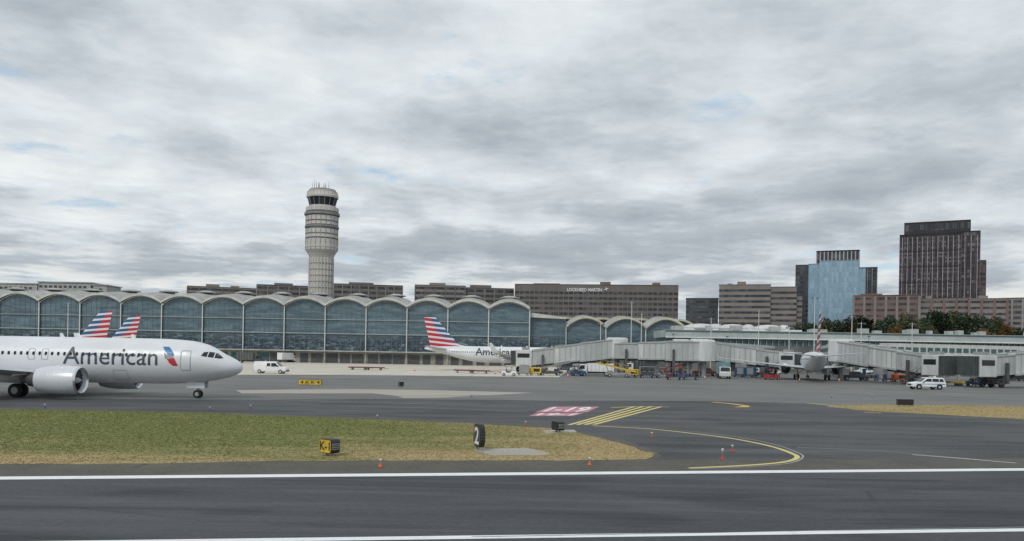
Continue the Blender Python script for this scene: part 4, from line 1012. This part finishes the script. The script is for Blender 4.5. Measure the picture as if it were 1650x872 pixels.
cart('maroon roofed baggage cart, right one of a pair in front of the middle bridge',g3(1113,612),0,'maroon')
tug('grey tug behind the maroon baggage carts',g3(1068,609),0,'steel')
boxtruck('pale teal box truck facing the camera near the tail on airliner left wing',g3(1166,610),DEG(-100),'teal','offwhite')
container('blue container right of the pale teal truck',g3(1191,608),0,'blue')
container('second blue container right of the pale teal truck, next to a cart',g3(1207,608.5),0,'blue')
cart('blue roofed baggage cart under the left wing of the tail on airliner',g3(1228,609),0,'blue')
tug('red tug just left of the tail on airliner left engine',g3(1244,612),DEG(30),'red')
pickup('dark pickup under the right wing of the tail on airliner',g3(1376,613),0,'charcoal_wall')
cart('blue roofed baggage cart right of the dark pickup under the right wing',g3(1404,613.5),0,'blue')
container('blue container at the right wing tip of the tail on airliner',g3(1432,615),0,'blue')
gpu('orange generator right of the blue container at the wing tip',g3(1448,616),0,'orange')
boxtruck('white catering truck with raised box behind the patrol car',g3(1478,612),0,'white','white',lift=.6)
dolly('rust coloured trailer right of the patrol car, left of two',g3(1534,621),0,'maroon')
dolly('yellow framed trailer right of the patrol car under the bridge cab',g3(1556,622),0,'yellow')
pickup('dark pickup beneath the rightmost jet bridge',g3(1588,618),PI,'black')
suv('black car parked at the right edge under the rightmost bridge',g3(1636,614),0,'black',False)
cart('blue roofed baggage cart between the dark pickup and the right edge',g3(1614,613),0,'blue')
cart('grey roofed baggage cart behind the dark belt loader, left one of two',g3(872,600),0,'steel')
cart('dark roofed baggage cart behind the dark belt loader, right one of two',g3(908,600),0,'dark_steel')
pickup('white pickup deep under the gap left of the middle bridges',g3(945,599),0,'white')
container('silver container behind the yellow railed belt loader',g3(1004,601),0,'steel')
boxtruck('dark service truck behind the grey roofed cart and generator',g3(1030,601),PI,'charcoal_wall','white',Hb=1.9)
loader('red railed belt loader behind the maroon carts',g3(1090,603),DEG(5),'dark_steel','red')
pickup('red pickup right of the maroon carts',g3(1137,606),0,'maroon')
cart('blue roofed baggage cart behind the pale teal truck',g3(1180,601),0,'blue')
gpu('white generator behind the blue containers',g3(1215,602),0,'white')
tug('white tug behind the red tug near the left engine',g3(1252,603),0,'white')
pickup('white pickup deep beyond the tail on airliner right wing',g3(1392,603),PI,'white')
cart('maroon roofed baggage cart under the slope of the right hand bridge',g3(1420,606),0,'maroon')
boxtruck('grey service truck under the slope of the right hand bridge',g3(1452,604),0,'steel','white',Hb=1.7)
container('blue container behind the bridge cab at the right, left of two',g3(1505,608),0,'blue')
container('silver container behind the bridge cab at the right, right of two',g3(1522,608),0,'steel')
tug('dark blue tug in front of the rightmost bridge lift legs',g3(1572,623),DEG(-15),'blue')
gpu('dark generator under the rightmost bridge near the edge',g3(1600,607),0,'dark_steel')
for i,(px,py,l) in enumerate(((798,603,'orange cone left of the leftmost jet bridge, nearer one'),(806,601,'orange cone left of the leftmost jet bridge, farther one'),(668,598,'orange cone beneath the tail of the side on airliner'),(915,608,'orange cone between the leftmost bridge and blue tug'),(1136,611,'orange cone right of the maroon baggage carts'),(1288,615,'orange cone left behind the tail on airliner'),(1352,615,'orange cone right behind the tail on airliner'),(1458,619,'orange cone left of the patrol car'),(1612,622,'orange cone near the right edge of the apron'))): cone(l,px,py)
# ---------------------------------------------------------------- airfield signs
def facetext(s,x0,x1,z0,z1,y,mat,parent,name='sign_text'):
    V,Fc=text(s,.02); me=bpy.data.meshes.new(name); me.from_pydata([(x0+(x1-x0)*q[0],y,z0+(z1-z0)*q[1]) for q in V],[],Fc); me.materials.append(M[mat]); o=bpy.data.objects.new(name,me); COL.objects.link(o); o.parent=parent; return o
def rprism(w,h,z0,r,y0,y1): return MB().prism(rring(-w/2,w/2,z0,z0+h,r,6),y0,y1)
def afsign(label,px,py,w,h,rz,face='yellow',txt='K',tc='black',legs=2,d=.28,ribs=True,r=.05,tw=.42):
    x,y=G(px,py); T=thing('airfield_sign',label,'sign',(x,y,.012),rz)
    lift=.12
    rprism(w,h,lift,r,-d/2,d/2).build('housing','black',T,smooth=True)
    rprism(w-.06,h-.06,lift+.03,max(.02,r-.03),-d/2-.02,-d/2-.002).build('face_panel',face,T)
    if txt: facetext(txt,-w*tw,w*tw,lift+h*.2,lift+h*.82,-d/2-.026,tc,T)
    for k in range(legs):
        lx=-w/2+w*(k+.5)/legs; MB().tube((lx,0,0),(lx,0,lift+.02),.045,n=8).lathe([(.11,0),(.11,.03)],10,(lx,0,0)).build('leg','steel',T)
    if ribs:
        for k in range(4):
            for sx in (-1,1): MB().box((sx*(w/2+.012),0,lift+r+(h-2*r)*(k+.5)/4),(.03,d*.9,.03)).build('end_rib','steel',T)
    return T
afsign('yellow and black guidance sign standing alone on the grass, leftmost on the verge',531,735,.80,.56,DEG(-42),txt='K-1',d=.42,r=.14)
afsign('wide yellow guidance sign on the far side of the taxiway below the cargo van',500,622,2.7,.62,0,txt='4 K K 4',legs=4)
afsign('small dark guidance sign on the apron right of the wide yellow sign',646,624,.75,.5,DEG(60),'black',None)
afsign('small dark ribbed guidance sign at the right tip of the grass verge',899,697,.75,.46,DEG(-65),'black',None,d=.4,r=.1)
afsign('dark guidance sign seen from behind on the right grass island',1458,655,1.5,.52,DEG(3),'black',None,legs=3)
x,y=G(772,726); T=thing('distance_sign','tall rounded black distance sign with white numeral on a concrete pad','sign',(x,y,.018),DEG(-68))
rprism(.90,1.0,.13,.34,-.11,.11).build('housing','black',T,smooth=True)
rprism(.80,.88,.19,.30,-.12,-.111).build('face_panel','dark_steel',T)
facetext('2',-.27,.27,.26,1.0,-.126,'white',T)
for q in (-.25,.25): MB().tube((q,0,0),(q,0,.16),.05,n=8).build('leg','steel',T)
for k in range(3): MB().box((.452,0,.5+.12*k),(.02,.18,.025)).build('edge_rib','dark_steel',T)
def elight(px,py,h,label,c='orange'):
    x,y=G(px,py); T=thing('edge_light',label,'edge light',(x,y,.012),0,'runway and taxiway edge lights')
    MB().lathe([(.085,0),(.08,.04),(.045,.08),(.035,h*.5)],14).build('base',c,T,smooth=True)
    MB().tube((0,0,h*.45),(0,0,h*.8),.02,n=8).build('stem','steel',T)
    MB().lathe([(.04,h*.74),(.055,h*.82),(.05,h*.95),(.015,h)],12).build('lens','lamp_glass',T,smooth=True)
for a in ((613,753,.30,'orange based edge light below the yellow grass sign'),(950,750,.30,'orange based edge light below the tip of the grass'),(1164,741,.46,'tall edge light inside the yellow curve, nearer one','red'),(1180,728,.30,'red based edge light inside the yellow curve, farther one','red'),(1050,705,.26,'edge light on the taxiway right of the grass tip','red'),(847,686,.26,'edge light left of the dark ribbed sign','red'),(608,676,.28,'edge light on the top edge of the grass verge','blue'),(338,662,.28,'edge light below the airliner nose wheel','blue'),(404,659,.28,'edge light right of the airliner nose wheel','blue'),(72,658,.28,'edge light near the left edge below the main wheels','blue'),(1405,640,.28,'edge light left of the right grass island sign','blue'),(1340,641,.28,'edge light beyond the right grass island','blue'),(760,640,.28,'edge light on the pale strip left of the parked tugs','blue')): elight(*a)
